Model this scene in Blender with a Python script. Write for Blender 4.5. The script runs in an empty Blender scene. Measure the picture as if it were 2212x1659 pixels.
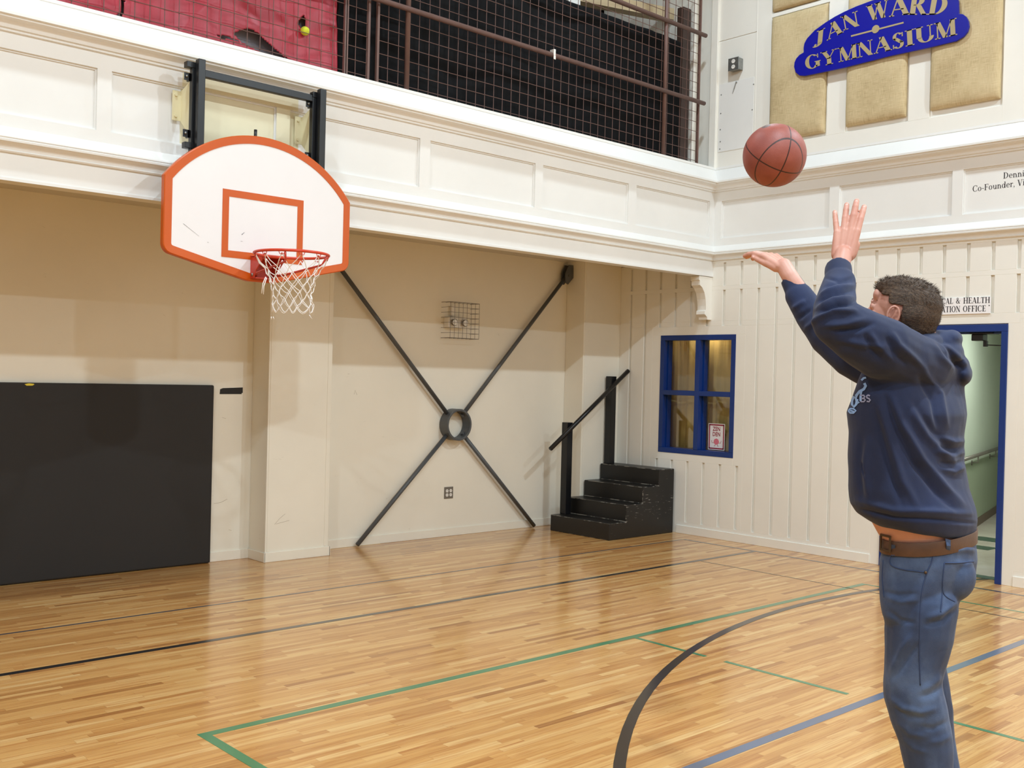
import bpy, bmesh, math, random
import numpy as np
from mathutils import Vector, Matrix, noise
from mathutils.bvhtree import BVHTree
random.seed(7)
S = bpy.context.scene
COL = S.collection
W, H = 2212, 1659
# ------------------------------------------------------------------ camera
FOC, YAW, PIT, ROL, CH = 2240.52, 0.7404, -0.0068, 0.0247, 1.6498
_cy, _sy, _cp, _sp = math.cos(YAW), math.sin(YAW), math.cos(PIT), math.sin(PIT)
FW = Vector((_sy*_cp, _cy*_cp, _sp)); _r = Vector((_cy, -_sy, 0)); _u = _r.cross(FW)
RT = _r*math.cos(ROL) + _u*math.sin(ROL); UP = -_r*math.sin(ROL) + _u*math.cos(ROL)
CP = Vector((0, 0, CH))
cam = bpy.data.cameras.new('camera'); camo = bpy.data.objects.new('camera', cam); COL.objects.link(camo)
cam.sensor_fit = 'HORIZONTAL'; cam.sensor_width = 36.0; cam.lens = FOC/W*36.0
cam.clip_start = 0.05; cam.clip_end = 100
M = Matrix((RT, UP, -FW)).transposed().to_4x4(); M.translation = CP
camo.matrix_world = M
S.camera = camo
# ------------------------------------------------------------------ world, lamps, exposure
wd = bpy.data.worlds.new('world'); S.world = wd; wd.use_nodes = True
wd.node_tree.nodes['Background'].inputs[0].default_value = (0.80, 0.83, 0.9, 1)
wd.node_tree.nodes['Background'].inputs[1].default_value = 0.03
S.view_settings.view_transform = 'Standard'; S.view_settings.look = 'None'
S.view_settings.gamma = 1.0; S.view_settings.use_curve_mapping = False
S.view_settings.exposure = -1.68
S.cycles.use_denoising = True
S.cycles.max_bounces = 8; S.cycles.diffuse_bounces = 5; S.cycles.glossy_bounces = 4
S.cycles.transparent_max_bounces = 12; S.cycles.sample_clamp_indirect = 6.0
S.cycles.caustics_reflective = False; S.cycles.caustics_refractive = False
LAMP_Z = 7.0
def disk_lamp(name, loc, power, size=0.24, col=(0.755, 0.905, 1.0)):
    l = bpy.data.lights.new(name, 'AREA'); l.shape = 'DISK'; l.size = size; l.energy = power; l.color = col
    o = bpy.data.objects.new(name, l); o.location = loc; COL.objects.link(o); return o
for lx in (-2.8, 2.1, 7.0):
    for ly, pw in ((5.2, 285), (0.25, 850), (-4.65, 760)):
        disk_lamp('high_bay_light', (lx, ly, LAMP_Z), pw)
disk_lamp('hallway_light', (11.6, 4.0, 2.6), 135, 0.6, (0.95, 1.0, 0.93))
disk_lamp('curtain_fill_light', (9.175, 6.9, 2.45), 9, 0.1, (1.0, 0.9, 0.7))  # added fill lamp between pane and curtain, brightens the curtain cloth
disk_lamp('balcony_light', (7.6, 9.3, 6.6), 20, 0.4)

# ------------------------------------------------------------------ geometry constants
YB, YP, YF, XR = 8.277, 7.992, 6.705, 8.969
XL, YN, ZC = -7.0, -9.0, 7.3
# ------------------------------------------------------------------ pixel -> point on a known plane
def ray(x, y): return FW + RT*((x-1106)/FOC) - UP*((y-829.5)/FOC)
def onX(x, y, v): d = ray(x, y); return CP + d*((v-CP.x)/d.x)
def onY(x, y, v): d = ray(x, y); return CP + d*((v-CP.y)/d.y)
def onZ(x, y, v): d = ray(x, y); return CP + d*((v-CP.z)/d.z)
def at(x, y, D): return CP + ray(x, y)*D
# ------------------------------------------------------------------ materials
def sl(c):
    return tuple((v/255/12.92 if v/255 <= .04045 else ((v/255+.055)/1.055)**2.4) for v in c) + (1.0,)
class NT:
    def __init__(s, name):
        s.m = bpy.data.materials.new(name); s.m.use_nodes = True; s.t = s.m.node_tree
        s.b = s.t.nodes['Principled BSDF']; s.out = s.t.nodes['Material Output']
    def n(s, typ, **kw):
        o = s.t.nodes.new(typ)
        for k, v in kw.items(): setattr(o, k, v)
        return o
    def l(s, a, b): s.t.links.new(a, b)
    def set(s, inp, v):
        if isinstance(v, bpy.types.NodeSocket): s.l(v, inp)
        else: inp.default_value = v
    def math(s, op, a, b=None, c=None, clamp=False):
        o = s.n('ShaderNodeMath', operation=op); o.use_clamp = clamp
        s.set(o.inputs[0], a)
        if b is not None: s.set(o.inputs[1], b)
        if c is not None: s.set(o.inputs[2], c)
        return o.outputs[0]
    def mix(s, f, a, b, blend='MIX'):
        o = s.n('ShaderNodeMix', data_type='RGBA', blend_type=blend)
        s.set(o.inputs[0], f); s.set(o.inputs[6], a); s.set(o.inputs[7], b); return o.outputs[2]
    def noise(s, vec, scale, detail=4, rough=.55, dist=0):
        o = s.n('ShaderNodeTexNoise'); s.set(o.inputs['Scale'], scale); o.inputs['Detail'].default_value = detail
        o.inputs['Roughness'].default_value = rough; o.inputs['Distortion'].default_value = dist
        if vec is not None: s.l(vec, o.inputs['Vector'])
        return o.outputs[0]
    def obj(s): return s.n('ShaderNodeTexCoord').outputs['Object']
    def mapping(s, vec, scale=(1, 1, 1), rot=(0, 0, 0)):
        o = s.n('ShaderNodeMapping'); o.inputs['Scale'].default_value = scale; o.inputs['Rotation'].default_value = rot
        s.l(vec, o.inputs['Vector']); return o.outputs[0]
    def ramp(s, f, stops):
        o = s.n('ShaderNodeValToRGB'); e = o.color_ramp.elements
        while len(e) > 1: e.remove(e[-1])
        e[0].position = stops[0][0]; e[0].color = stops[0][1]
        for p, c in stops[1:]:
            q = e.new(p); q.color = c
        s.l(f, o.inputs[0]); return o.outputs[0]
    def bump(s, h, strength, dist):
        o = s.n('ShaderNodeBump'); o.inputs['Strength'].default_value = strength; o.inputs['Distance'].default_value = dist
        s.l(h, o.inputs['Height']); s.l(o.outputs[0], s.b.inputs['Normal'])
def simple(name, col, rough=.5, metal=0, var=.06, vscale=3.0, bump=0, bscale=200, coat=0, spec=.5, stretch=(1, 1, 1)):
    t = NT(name); v = t.obj()
    if stretch != (1, 1, 1): v = t.mapping(v, stretch)
    c = sl(col); lo = tuple(x*(1-var) for x in c[:3])+(1,); hi = tuple(min(1, x*(1+var)) for x in c[:3])+(1,)
    n = t.noise(v, vscale, 4)
    t.l(t.ramp(n, [(.3, lo), (.7, hi)]), t.b.inputs['Base Color'])
    t.b.inputs['Roughness'].default_value = rough; t.b.inputs['Metallic'].default_value = metal
    t.b.inputs['Coat Weight'].default_value = coat; t.b.inputs['Coat Roughness'].default_value = .15
    t.b.inputs['Specular IOR Level'].default_value = spec
    if bump: t.bump(t.noise(v, bscale, 3), bump, .002)
    return t.m
def wallpaint(name, col, scuff=0.0, rough=.45):
    t = NT(name); v = t.obj()
    c = sl(col); c2 = tuple(x*.95 for x in c[:3])+(1,)
    base = t.ramp(t.noise(v, 1.3, 5), [(.35, c2), (.65, c)])
    if scuff:
        s = t.noise(t.mapping(v, (3, 3, 9)), 2.2, 8, .7, 1.5)
        f = t.ramp(s, [(.66, (0, 0, 0, 1)), (.74, (scuff,)*3+(1,))])
        base = t.mix(f, base, sl((150, 138, 120)))
    t.l(base, t.b.inputs['Base Color']); t.b.inputs['Roughness'].default_value = rough
    t.bump(t.noise(v, 60, 4), .06, .004)
    return t.m
MAT = {}
MAT['wall'] = wallpaint('cream_wall_paint', (235, 229, 215), .35)
MAT['white'] = wallpaint('white_trim_paint', (234, 233, 230), 0, .4)
MAT['farwall'] = wallpaint('far_wall_paint', (208, 202, 192))
MAT['bead'] = wallpaint('ivory_board_paint', (238, 235, 227), .12, .42)
MAT['ceil'] = wallpaint('ceiling_paint', (206, 202, 196))
MAT['black'] = simple('black_mat_vinyl', (32, 28, 26), .7, var=.12, vscale=1.2, bump=.12, bscale=300)
MAT['blacksteel'] = simple('black_painted_steel', (12, 13, 17), .35, var=.15)
MAT['greysteel'] = simple('grey_painted_steel', (78, 80, 82), .45, var=.10, vscale=8)
MAT['cream_steel'] = simple('cream_painted_steel', (224, 215, 178), .45)
MAT['orange'] = simple('orange_paint', (200, 86, 8), .35, var=.04)
MAT['boardwhite'] = simple('backboard_white', (236, 234, 236), .35, var=.015)
MAT['rim'] = simple('rim_red_orange', (205, 62, 34), .3, var=.08, vscale=20)
MAT['rimdark'] = simple('rim_bracket_red', (190, 56, 36), .35, var=.1, vscale=20)
MAT['cord'] = simple('white_nylon_cord', (240, 236, 232), .8, var=.03)
MAT['fence'] = simple('brown_fence_paint', (104, 76, 68), .5, var=.12, vscale=9)
MAT['red'] = simple('red_vinyl_sheet', (168, 42, 58), .42, var=.10, vscale=1.5, bump=.15, bscale=14)
MAT['blackcloth'] = simple('black_drape_cloth', (7, 7, 9), .85, spec=.2, var=.2, vscale=2, bump=.3, bscale=20)
MAT['greyboard'] = simple('dark_grey_board', (128, 122, 128), .6, var=.15)
MAT['brownwood'] = simple('dark_brown_wood', (58, 40, 34), .45, var=.15, vscale=4)
MAT['blue'] = simple('blue_gloss_paint', (10, 48, 116), .28, var=.05)
MAT['signblue'] = simple('royal_blue_sign', (12, 18, 150), .3, var=.03)
MAT['signgold'] = simple('dull_gold_lettering', (170, 152, 112), .5, var=.03)
MAT['ink'] = simple('black_lettering', (32, 28, 36), .5, var=.02)
MAT['signwhite'] = simple('white_plastic_sign', (240, 238, 240), .35, var=.01)
MAT['steel'] = simple('galvanised_steel', (150, 152, 150), .35, .8, var=.15, vscale=30)
MAT['plate'] = simple('grey_steel_plate', (128, 122, 114), .4, .5, var=.05)
MAT['plug'] = simple('white_plastic', (236, 232, 226), .4, var=.02)
MAT['green'] = wallpaint('pale_green_wall', (206, 216, 200))
MAT['green2'] = wallpaint('sage_green_wall', (158, 170, 146))
MAT['skin'] = None
MAT['yellow'] = simple('tennis_felt', (214, 222, 60), .9, var=.08, vscale=60, bump=.4, bscale=500)
MAT['linegreen'] = simple('green_court_paint', (52, 122, 82), .3, var=.05, coat=.8)
MAT['lineblack'] = simple('black_court_paint', (20, 20, 24), .3, var=.1, coat=.8)
MAT['linegrey'] = simple('slate_court_paint', (58, 60, 72), .3, var=.1, coat=.8)
MAT['lineblue'] = simple('blue_grey_court_paint', (84, 100, 126), .3, var=.08, coat=.8)
MAT['pink'] = simple('pink_print', (222, 120, 138), .5, var=.03)
MAT['maroon'] = simple('maroon_print', (150, 32, 56), .5, var=.03)
MAT['rubberbrown'] = simple('brown_rubber_base', (104, 84, 72), .5)
MAT['clear'] = None

def floor_mat():
    t = NT('maple_strip_floor'); v = t.obj()
    sx = t.n('ShaderNodeSeparateXYZ'); t.l(v, sx.inputs[0]); x, y = sx.outputs[0], sx.outputs[1]
    w = .040
    yr = t.math('DIVIDE', y, w); row = t.math('FLOOR', yr)
    wn = t.n('ShaderNodeTexWhiteNoise', noise_dimensions='1D'); t.l(row, wn.inputs['W'])
    sc = t.n('ShaderNodeSeparateColor'); t.l(wn.outputs['Color'], sc.inputs[0])
    L = t.math('MULTIPLY_ADD', sc.outputs[0], .55, .32)
    xr = t.math('ADD', t.math('DIVIDE', x, L), t.math('MULTIPLY', sc.outputs[1], 9.0)); colm = t.math('FLOOR', xr)
    cb = t.n('ShaderNodeCombineXYZ'); t.l(row, cb.inputs[0]); t.l(colm, cb.inputs[1])
    w2 = t.n('ShaderNodeTexWhiteNoise', noise_dimensions='3D'); t.l(cb.outputs[0], w2.inputs['Vector'])
    s2 = t.n('ShaderNodeSeparateColor'); t.l(w2.outputs['Color'], s2.inputs[0])
    base = t.ramp(s2.outputs[0], [(0, sl((166, 114, 60))), (.07, sl((192, 140, 78))), (.4, sl((205, 155, 90))),
                                  (.75, sl((213, 167, 103))), (1, sl((222, 184, 124)))])
    # grain: stretched along the board, shifted per board
    cv = t.n('ShaderNodeCombineXYZ')
    t.l(t.math('MULTIPLY_ADD', s2.outputs[1], 37.0, t.math('MULTIPLY', x, 2.2)), cv.inputs[0])
    t.l(t.math('MULTIPLY', y, 60.0), cv.inputs[1]); t.l(t.math('MULTIPLY', s2.outputs[2], 20.0), cv.inputs[2])
    g = t.noise(cv.outputs[0], 1.0, 6, .62, .9)
    gf = t.ramp(g, [(.38, (1, 1, 1, 1)), (.52, (.25, .25, .25, 1)), (.68, (0, 0, 0, 1))])
    dark = t.mix(1.0, base, sl((206, 160, 112)), 'MULTIPLY')
    c = t.mix(t.math('MULTIPLY', gf, .55), base, dark)
    g2 = t.noise(cv.outputs[0], .42, 3, .5, 2.0)
    gf2 = t.ramp(g2, [(.60, (0, 0, 0, 1)), (.72, (1, 1, 1, 1))])
    c = t.mix(t.math('MULTIPLY', gf2, .45), c, t.mix(1.0, c, sl((196, 140, 90)), 'MULTIPLY'))
    fy = t.math('FRACT', yr); e1 = t.math('LESS_THAN', fy, .025)
    fx = t.math('FRACT', xr); e2 = t.math('LESS_THAN', fx, .003)
    e = t.math('MAXIMUM', e1, e2)
    c = t.mix(t.math('MULTIPLY', e, .45), c, sl((120, 78, 40)))
    t.l(c, t.b.inputs['Base Color'])
    t.b.inputs['Roughness'].default_value = .42; t.b.inputs['Specular IOR Level'].default_value = .25
    t.b.inputs['Coat Weight'].default_value = .85; t.b.inputs['Coat IOR'].default_value = 1.45
    rn = t.noise(t.mapping(v, (1, 6, 1)), 3.0, 3)
    t.l(t.math('MULTIPLY_ADD', rn, .10, .10), t.b.inputs['Coat Roughness'])
    o = t.n('ShaderNodeBump'); o.inputs['Strength'].default_value = .10; o.inputs['Distance'].default_value = .003
    t.l(t.noise(t.mapping(v, (.8, 9, 1)), 2.0, 2), o.inputs['Height']); t.l(o.outputs[0], t.b.inputs['Coat Normal'])
    return t.m
MAT['floor'] = floor_mat()
def burlap():
    t = NT('burlap_cloth'); v = t.obj()
    a = t.noise(t.mapping(v, (1, 400, 12)), 1, 2); b = t.noise(t.mapping(v, (1, 12, 400)), 1, 2)
    m = t.math('ADD', t.math('MULTIPLY', a, .5), t.math('MULTIPLY', b, .5))
    big = t.noise(v, 2.5, 4)
    mm = t.math('MULTIPLY_ADD', big, .35, t.math('MULTIPLY', m, .65))
    t.l(t.ramp(mm, [(.36, sl((160, 138, 100))), (.5, sl((198, 178, 138))), (.62, sl((214, 196, 158)))]), t.b.inputs['Base Color'])
    t.b.inputs['Roughness'].default_value = .9; t.bump(m, .5, .003); return t.m
MAT['burlap'] = burlap()
def tile():
    t = NT('hall_tile'); v = t.obj()
    t.l(t.ramp(t.noise(v, 2.0, 4), [(.3, sl((196, 186, 172))), (.7, sl((216, 208, 196)))]), t.b.inputs['Base Color'])
    t.b.inputs['Roughness'].default_value = .25; return t.m
MAT['tile'] = tile()
MAT['greentile'] = simple('dark_green_tile', (74, 96, 84), .3, var=.1)
def glassm():
    t = NT('window_glass'); tr = t.n('ShaderNodeBsdfTransparent'); gl = t.n('ShaderNodeBsdfGlossy'); mx = t.n('ShaderNodeMixShader')
    fr = t.n('ShaderNodeFresnel'); fr.inputs[0].default_value = 1.45
    gl.inputs['Roughness'].default_value = .03; tr.inputs[0].default_value = (.97, .97, .93, 1)
    t.l(t.math('MULTIPLY_ADD', fr.outputs[0], 1.0, .04, clamp=True), mx.inputs[0]); t.l(tr.outputs[0], mx.inputs[1]); t.l(gl.outputs[0], mx.inputs[2]); t.l(mx.outputs[0], t.out.inputs[0]); return t.m
MAT['glass'] = glassm()
def clearplastic():
    t = NT('clear_plastic'); tr = t.n('ShaderNodeBsdfTransparent'); gl = t.n('ShaderNodeBsdfGlossy'); mx = t.n('ShaderNodeMixShader')
    gl.inputs['Roughness'].default_value = .1; tr.inputs[0].default_value = (.9, .88, .84, 1); mx.inputs[0].default_value = .10
    t.l(tr.outputs[0], mx.inputs[1]); t.l(gl.outputs[0], mx.inputs[2]); t.l(mx.outputs[0], t.out.inputs[0]); return t.m
MAT['clear'] = clearplastic()
def steps_mat():
    t = NT('chipped_black_paint'); v = t.obj()
    g = t.n('ShaderNodeNewGeometry')
    n = t.noise(t.mapping(v, (3.5, 3.5, 40)), 2.6, 8, .72, .3)
    sz = t.n('ShaderNodeSeparateXYZ'); t.l(v, sz.inputs[0])
    bd = t.math('MULTIPLY', t.math('GREATER_THAN', sz.outputs[2], .20), t.math('LESS_THAN', sz.outputs[2], .44))
    thr = t.math('SUBTRACT', .69, t.math('MULTIPLY', bd, .06))
    f = t.math('MULTIPLY', t.math('GREATER_THAN', n, thr), t.math('LESS_THAN', sz.outputs[1], 7.13))
    wood = t.mix(f, sl((17, 15, 14)), sl((186, 180, 168)))
    fx = t.math('MULTIPLY', t.math('ABSOLUTE', t.math('SUBTRACT', t.math('FRACT', t.math('ADD', t.math('DIVIDE', t.math('SUBTRACT', sz.outputs[0], 7.900), .2575), .5)), .5)), .2575)
    fz = t.math('MULTIPLY', t.math('ABSOLUTE', t.math('SUBTRACT', t.math('FRACT', t.math('ADD', t.math('DIVIDE', sz.outputs[2], .174), .5)), .5)), .174)
    ex, ez, ey = t.math('LESS_THAN', fx, .006), t.math('LESS_THAN', fz, .006), t.math('LESS_THAN', sz.outputs[1], 7.127)
    nose_ = t.math('MULTIPLY', ex, ez)
    onl = t.math('LESS_THAN', t.math('ABSOLUTE', t.math('SUBTRACT', t.math('SUBTRACT', t.math('DIVIDE', sz.outputs[2], .174), t.math('DIVIDE', t.math('SUBTRACT', sz.outputs[0], 7.900), .2575)), .5)), .56)
    ey = t.math('MULTIPLY', ey, onl)
    en = t.noise(v, 13, 4, .7)
    ed = t.math('MULTIPLY', t.math('MAXIMUM', nose_, t.math('MULTIPLY', ey, t.math('MULTIPLY', t.math('MAXIMUM', ex, ez), t.math('GREATER_THAN', en, .56)))), t.math('GREATER_THAN', en, .50))
    t.l(t.mix(t.math('MULTIPLY', ed, .75), wood, sl((140, 134, 124))), t.b.inputs['Base Color'])
    t.b.inputs['Roughness'].default_value = .4; return t.m
MAT['steps'] = steps_mat()
# ------------------------------------------------------------------ mesh building
class MB:
    def __init__(s): s.v = []; s.f = []
    def add(s, vs, fs):
        o = len(s.v); s.v += [tuple(p) for p in vs]; s.f += [tuple(i+o for i in f) for f in fs]; return s
    def box(s, x0, x1, y0, y1, z0, z1):
        x0, x1 = min(x0, x1), max(x0, x1); y0, y1 = min(y0, y1), max(y0, y1); z0, z1 = min(z0, z1), max(z0, z1)
        return s.add([(x0, y0, z0), (x1, y0, z0), (x1, y1, z0), (x0, y1, z0), (x0, y0, z1), (x1, y0, z1), (x1, y1, z1), (x0, y1, z1)],
              [(3, 2, 1, 0), (4, 5, 6, 7), (0, 1, 5, 4), (1, 2, 6, 5), (2, 3, 7, 6), (3, 0, 4, 7)])
    def prism(s, pts, d):
        """pts: closed polygon in 3-D; d: extrusion vector"""
        n = len(pts); d = Vector(d); P = [Vector(p) for p in pts]
        return s.add(P+[p+d for p in P], [tuple(range(n))[::-1], tuple(range(n, 2*n))]+[(i, (i+1) % n, n+(i+1) % n, n+i) for i in range(n)])
    def ringstrip(s, rings, closed=True, caps=True):
        o = len(s.v); n = len(rings[0])
        for r in rings: s.v += [tuple(p) for p in r]
        for k in range(len(rings)-1):
            for i in range(n if closed else n-1):
                j = (i+1) % n
                s.f.append((o+k*n+i, o+k*n+j, o+(k+1)*n+j, o+(k+1)*n+i))
        if caps and closed:
            s.f.append(tuple(o+i for i in range(n))[::-1]); s.f.append(tuple(o+(len(rings)-1)*n+i for i in range(n)))
        return s
    def tube(s, path, r, n=10, closed=False, caps=True):
        P = [Vector(p) for p in path]; m = len(P)
        R = r if isinstance(r, (list, tuple)) else [r]*m
        rings = []; ref = None
        for i in range(m):
            if closed: t = (P[(i+1) % m]-P[i-1]).normalized()
            else: t = (P[min(i+1, m-1)]-P[max(i-1, 0)]).normalized()
            if ref is None:
                ref = Vector((0, 0, 1)) if abs(t.z) < .9 else Vector((1, 0, 0))
            a = (ref-t*ref.dot(t)).normalized(); ref = a; b = t.cross(a)
            rings.append([P[i]+(a*math.cos(2*math.pi*k/n)+b*math.sin(2*math.pi*k/n))*R[i] for k in range(n)])
        if closed: rings.append(rings[0])
        return s.ringstrip(rings, True, caps and not closed)
    def ball(s, c, r, nu=16, nv=10, ax=None):
        """ax: three axis vectors (already scaled) or scalar r"""
        c = Vector(c)
        A = ax or (Vector((r, 0, 0)), Vector((0, r, 0)), Vector((0, 0, r)))
        o = len(s.v); s.v.append(tuple(c-A[2]))
        for j in range(1, nv):
            th = math.pi*j/nv
            for i in range(nu):
                ph = 2*math.pi*i/nu
                s.v.append(tuple(c+A[0]*(math.sin(th)*math.cos(ph))+A[1]*(math.sin(th)*math.sin(ph))-A[2]*math.cos(th)))
        s.v.append(tuple(c+A[2])); last = len(s.v)-1
        for i in range(nu): s.f.append((o, o+1+(i+1) % nu, o+1+i))
        for j in range(nv-2):
            for i in range(nu):
                a = o+1+j*nu+i; b = o+1+j*nu+(i+1) % nu; s.f.append((a, b, b+nu, a+nu))
        for i in range(nu): s.f.append((last, last-nu+i, last-nu+(i+1) % nu))
        return s
    def cyl(s, c0, c1, r, n=20): return s.tube([c0, c1], r, n)
    def build(s, name, mat, parent=None, smooth=False, bevel=0, seg=2, **props):
        me = bpy.data.meshes.new(name); me.from_pydata(s.v, [], s.f); me.validate()
        if not s.f == []:
            bm = bmesh.new(); bm.from_mesh(me); bmesh.ops.recalc_face_normals(bm, faces=bm.faces); bm.to_mesh(me); bm.free()
        o = bpy.data.objects.new(name, me); COL.objects.link(o)
        if isinstance(mat, str): mat = MAT[mat]
        me.materials.append(mat)
        if smooth:
            for p in me.polygons: p.use_smooth = True
        if bevel:
            b = o.modifiers.new('bevel', 'BEVEL'); b.width = bevel; b.segments = seg; b.limit_method = 'ANGLE'; b.angle_limit = .6
        if parent is not None:
            o.parent = parent; o.matrix_parent_inverse = parent.matrix_world.inverted()
        for k, v in props.items(): o[k] = v
        return o
def empty(name, loc, label=None, category=None, group=None, **kw):
    o = bpy.data.objects.new(name, None); COL.objects.link(o); o.empty_display_size = .1
    o.matrix_world = Matrix.Translation(Vector(loc))
    if label: o['label'] = label
    if category: o['category'] = category
    if group: o['group'] = group
    for k, v in kw.items(): o[k] = v
    return o
def struct(mb, name, mat, parent=None, **kw):
    o = mb.build(name, mat, parent, **kw)
    if parent is None: o['kind'] = 'structure'
    return o
# ================================================================== room shell
fl = MB().box(XL, XR+.16, YN, YB+.1, -.1, 0)
floor = struct(fl, 'floor', 'floor', label='glossy pale maple strip gym floor'); 
# painted court lines (thin paint films on the floor)
def paint(name, mat, pts, label):
    m = MB(); m.prism([(x, y, .0002) for x, y in pts], (0, 0, .0009)); return m.build(name, mat, floor, label=label)
def hl(name, mat, y, x0, x1, w, label): return paint(name, mat, [(x0, y-w/2), (x1, y-w/2), (x1, y+w/2), (x0, y+w/2)], label)
def vl(name, mat, x, y0, y1, w, label): return paint(name, mat, [(x-w/2, y0), (x+w/2, y0), (x+w/2, y1), (x-w/2, y1)], label)
hl('boundary_line', 'lineblack', 5.863, XL, 8.625, .048, 'thick black boundary line running toward the steps')
hl('boundary_line', 'linegrey', 6.745, XL, 8.625, .022, 'thin dark line nearest the back wall')
vl('boundary_line', 'linegrey', 8.645, -4, 6.745, .040, 'dark sideline along the right wall')
vl('boundary_line', 'lineblack', 7.737, -4, 5.83, .016, 'thin dark line parallel to the right wall')
def greenpath():
    w = .05; y = 4.359
    hl('key_line', 'linegreen', y, 2.155-w/2, 8.0+.015, w, 'long green line parallel to the back wall')
    vl('key_line', 'linegreen', 2.155, -1.5, y-w/2, w, 'green line running toward the camera')
    vl('key_line', 'linegreen', 5.085, 3.78, y-w/2, .032, 'thin green line beside the black arc')
    vl('key_line', 'linegreen', 5.085, 2.845, 3.64, .032, 'thin green line between the arc and the blue line')
    vl('key_line', 'linegreen', 5.085, -1.5, 2.60, .032, 'thin green line beyond the blue line')
    vl('key_line', 'linegreen', 8.0, -3, y-w/2, .03, 'green line nearest the doorway')
greenpath()
hl('court_line', 'lineblue', 2.716, 1.0, XR-.05, .055, 'broad blue grey line passing behind the man')
# black arc through three floor points seen in the photo
def circ3(a, b, c):
    ax, ay = a; bx, by = b; cx, cy = c
    d = 2*(ax*(by-cy)+bx*(cy-ay)+cx*(ay-by))
    ux = ((ax*ax+ay*ay)*(by-cy)+(bx*bx+by*by)*(cy-ay)+(cx*cx+cy*cy)*(ay-by))/d
    uy = ((ax*ax+ay*ay)*(cx-bx)+(bx*bx+by*by)*(ax-cx)+(cx*cx+cy*cy)*(bx-ax))/d
    return ux, uy, math.hypot(ax-ux, ay-uy)
pa, pb, pc = [onZ(*q, 0) for q in ((1338, 1655), (1473, 1420), (1895, 1274))]
ux, uy, rr = circ3(pa.xy, pb.xy, pc.xy)
a0 = math.atan2(pa.y-uy, pa.x-ux)
ARC = (ux, uy, rr, a0)
m = MB(); N = 120; rings = []
lo, hi = math.radians(-40), math.radians(220)
for i in range(N+1):
    a = lo+(hi-lo)*i/N
    rings.append([(ux+(rr-.027)*math.cos(a), uy+(rr-.027)*math.sin(a), .0013), (ux+(rr+.027)*math.cos(a), uy+(rr+.027)*math.sin(a), .0013)])
m.ringstrip(rings, closed=False, caps=False)
m.build('arc_line', 'lineblack', floor, label='thick black painted arc curving past the man')

struct(MB().box(XL, XR, YB, YB+.15, 0, 3.2), 'wall_back', 'wall')
struct(MB().box(XL-.15, XL, YN, YB, 0, ZC), 'wall_left', 'farwall')
struct(MB().box(XL, XR, YN-.15, YN, 0, ZC), 'wall_front', 'farwall')
struct(MB().box(XL, XR+.2, YN, 10.2, ZC, ZC+.1), 'ceiling', 'ceil')
# pilasters on the back wall, with thin corner beads
def pilaster(x0, x1, n, end=True):
    b = MB().box(x0, x1, YP, YB, 0, 2.98)
    o = struct(b, n, 'wall', bevel=.006)
    g = MB()
    for xx in ([x0+.03, x1-.035] if end else [x0+.03]):
        g.box(xx-.012, xx+.012, YP-.003, YP+.001, .09, 2.95)
    g.build('corner_bead', 'wall', o)
    return o
pilaster(4.47, 5.107, 'trim_1'); pilaster(8.367, XR, 'trim_2', False)
pilaster(-.9, -.26, 'trim_3')
# baseboards
b = MB()
for x0, x1 in ((XL, -.9), (-.26, 4.47), (5.107, 8.367)): b.box(x0, x1, YB-.014, YB, 0, .085)
for x0, x1 in ((-.912, -.248), (4.458, 5.119), (8.355, XR)):
    b.box(x0, x1, YP-.014, YP, 0, .085)
for x0, x1 in ((4.456, 4.47), (5.107, 5.121), (8.353, 8.367)): b.box(x0, x1, YP-.014, YB, 0, .085)
struct(b, 'baseboard_back', 'wall', bevel=.004)
# ------------------------------------------------------------------ balcony
struct(MB().box(XL, XR, YF+.12, 10.2, 2.96, 3.86), 'trim_4', 'ceil', label='balcony floor slab and pale underside')
def Lsweep(prof, name, mat, xs=XL, ye=YN, **kw):
    """prof: list of (outward offset d, z); swept along the balcony front then along the right wall"""
    m = MB()
    r0 = [(xs, YF-d, z) for d, z in prof]; r1 = [(XR-d, YF-d, z) for d, z in prof]; r2 = [(XR-d, ye, z) for d, z in prof]
    m.ringstrip([r0, r1, r2], True, True)
    return struct(m, name, mat, **kw)
Lsweep([(-.05, 3.915), (.004, 3.915), (.006, 3.893), (.001, 3.888), (.012, 3.880), (.105, 3.750), (.105, 3.733), (.088, 3.730), (.086, 3.718),
        (.072, 3.714), (.052, 3.708), (.036, 3.690), (.030, 3.672), (.018, 3.670), (.016, 3.655), (.0, 3.652), (-.05, 3.65)], 'trim_5', 'white',
       label='white sloping cornice ledge around the top of the panelled band')
Lsweep([(-.05, 3.09), (.0, 3.085), (.060, 3.022), (.062, 3.012), (.056, 3.006), (.062, 3.0), (.060, 2.988), (.048, 2.984), (.030, 2.975), (.018, 2.958),
        (.014, 2.945), (.020, 2.938), (.014, 2.930), (0, 2.928), (-.05, 2.928)], 'trim_6', 'white', label='white lower ledge moulding below the panelled band')
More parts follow.
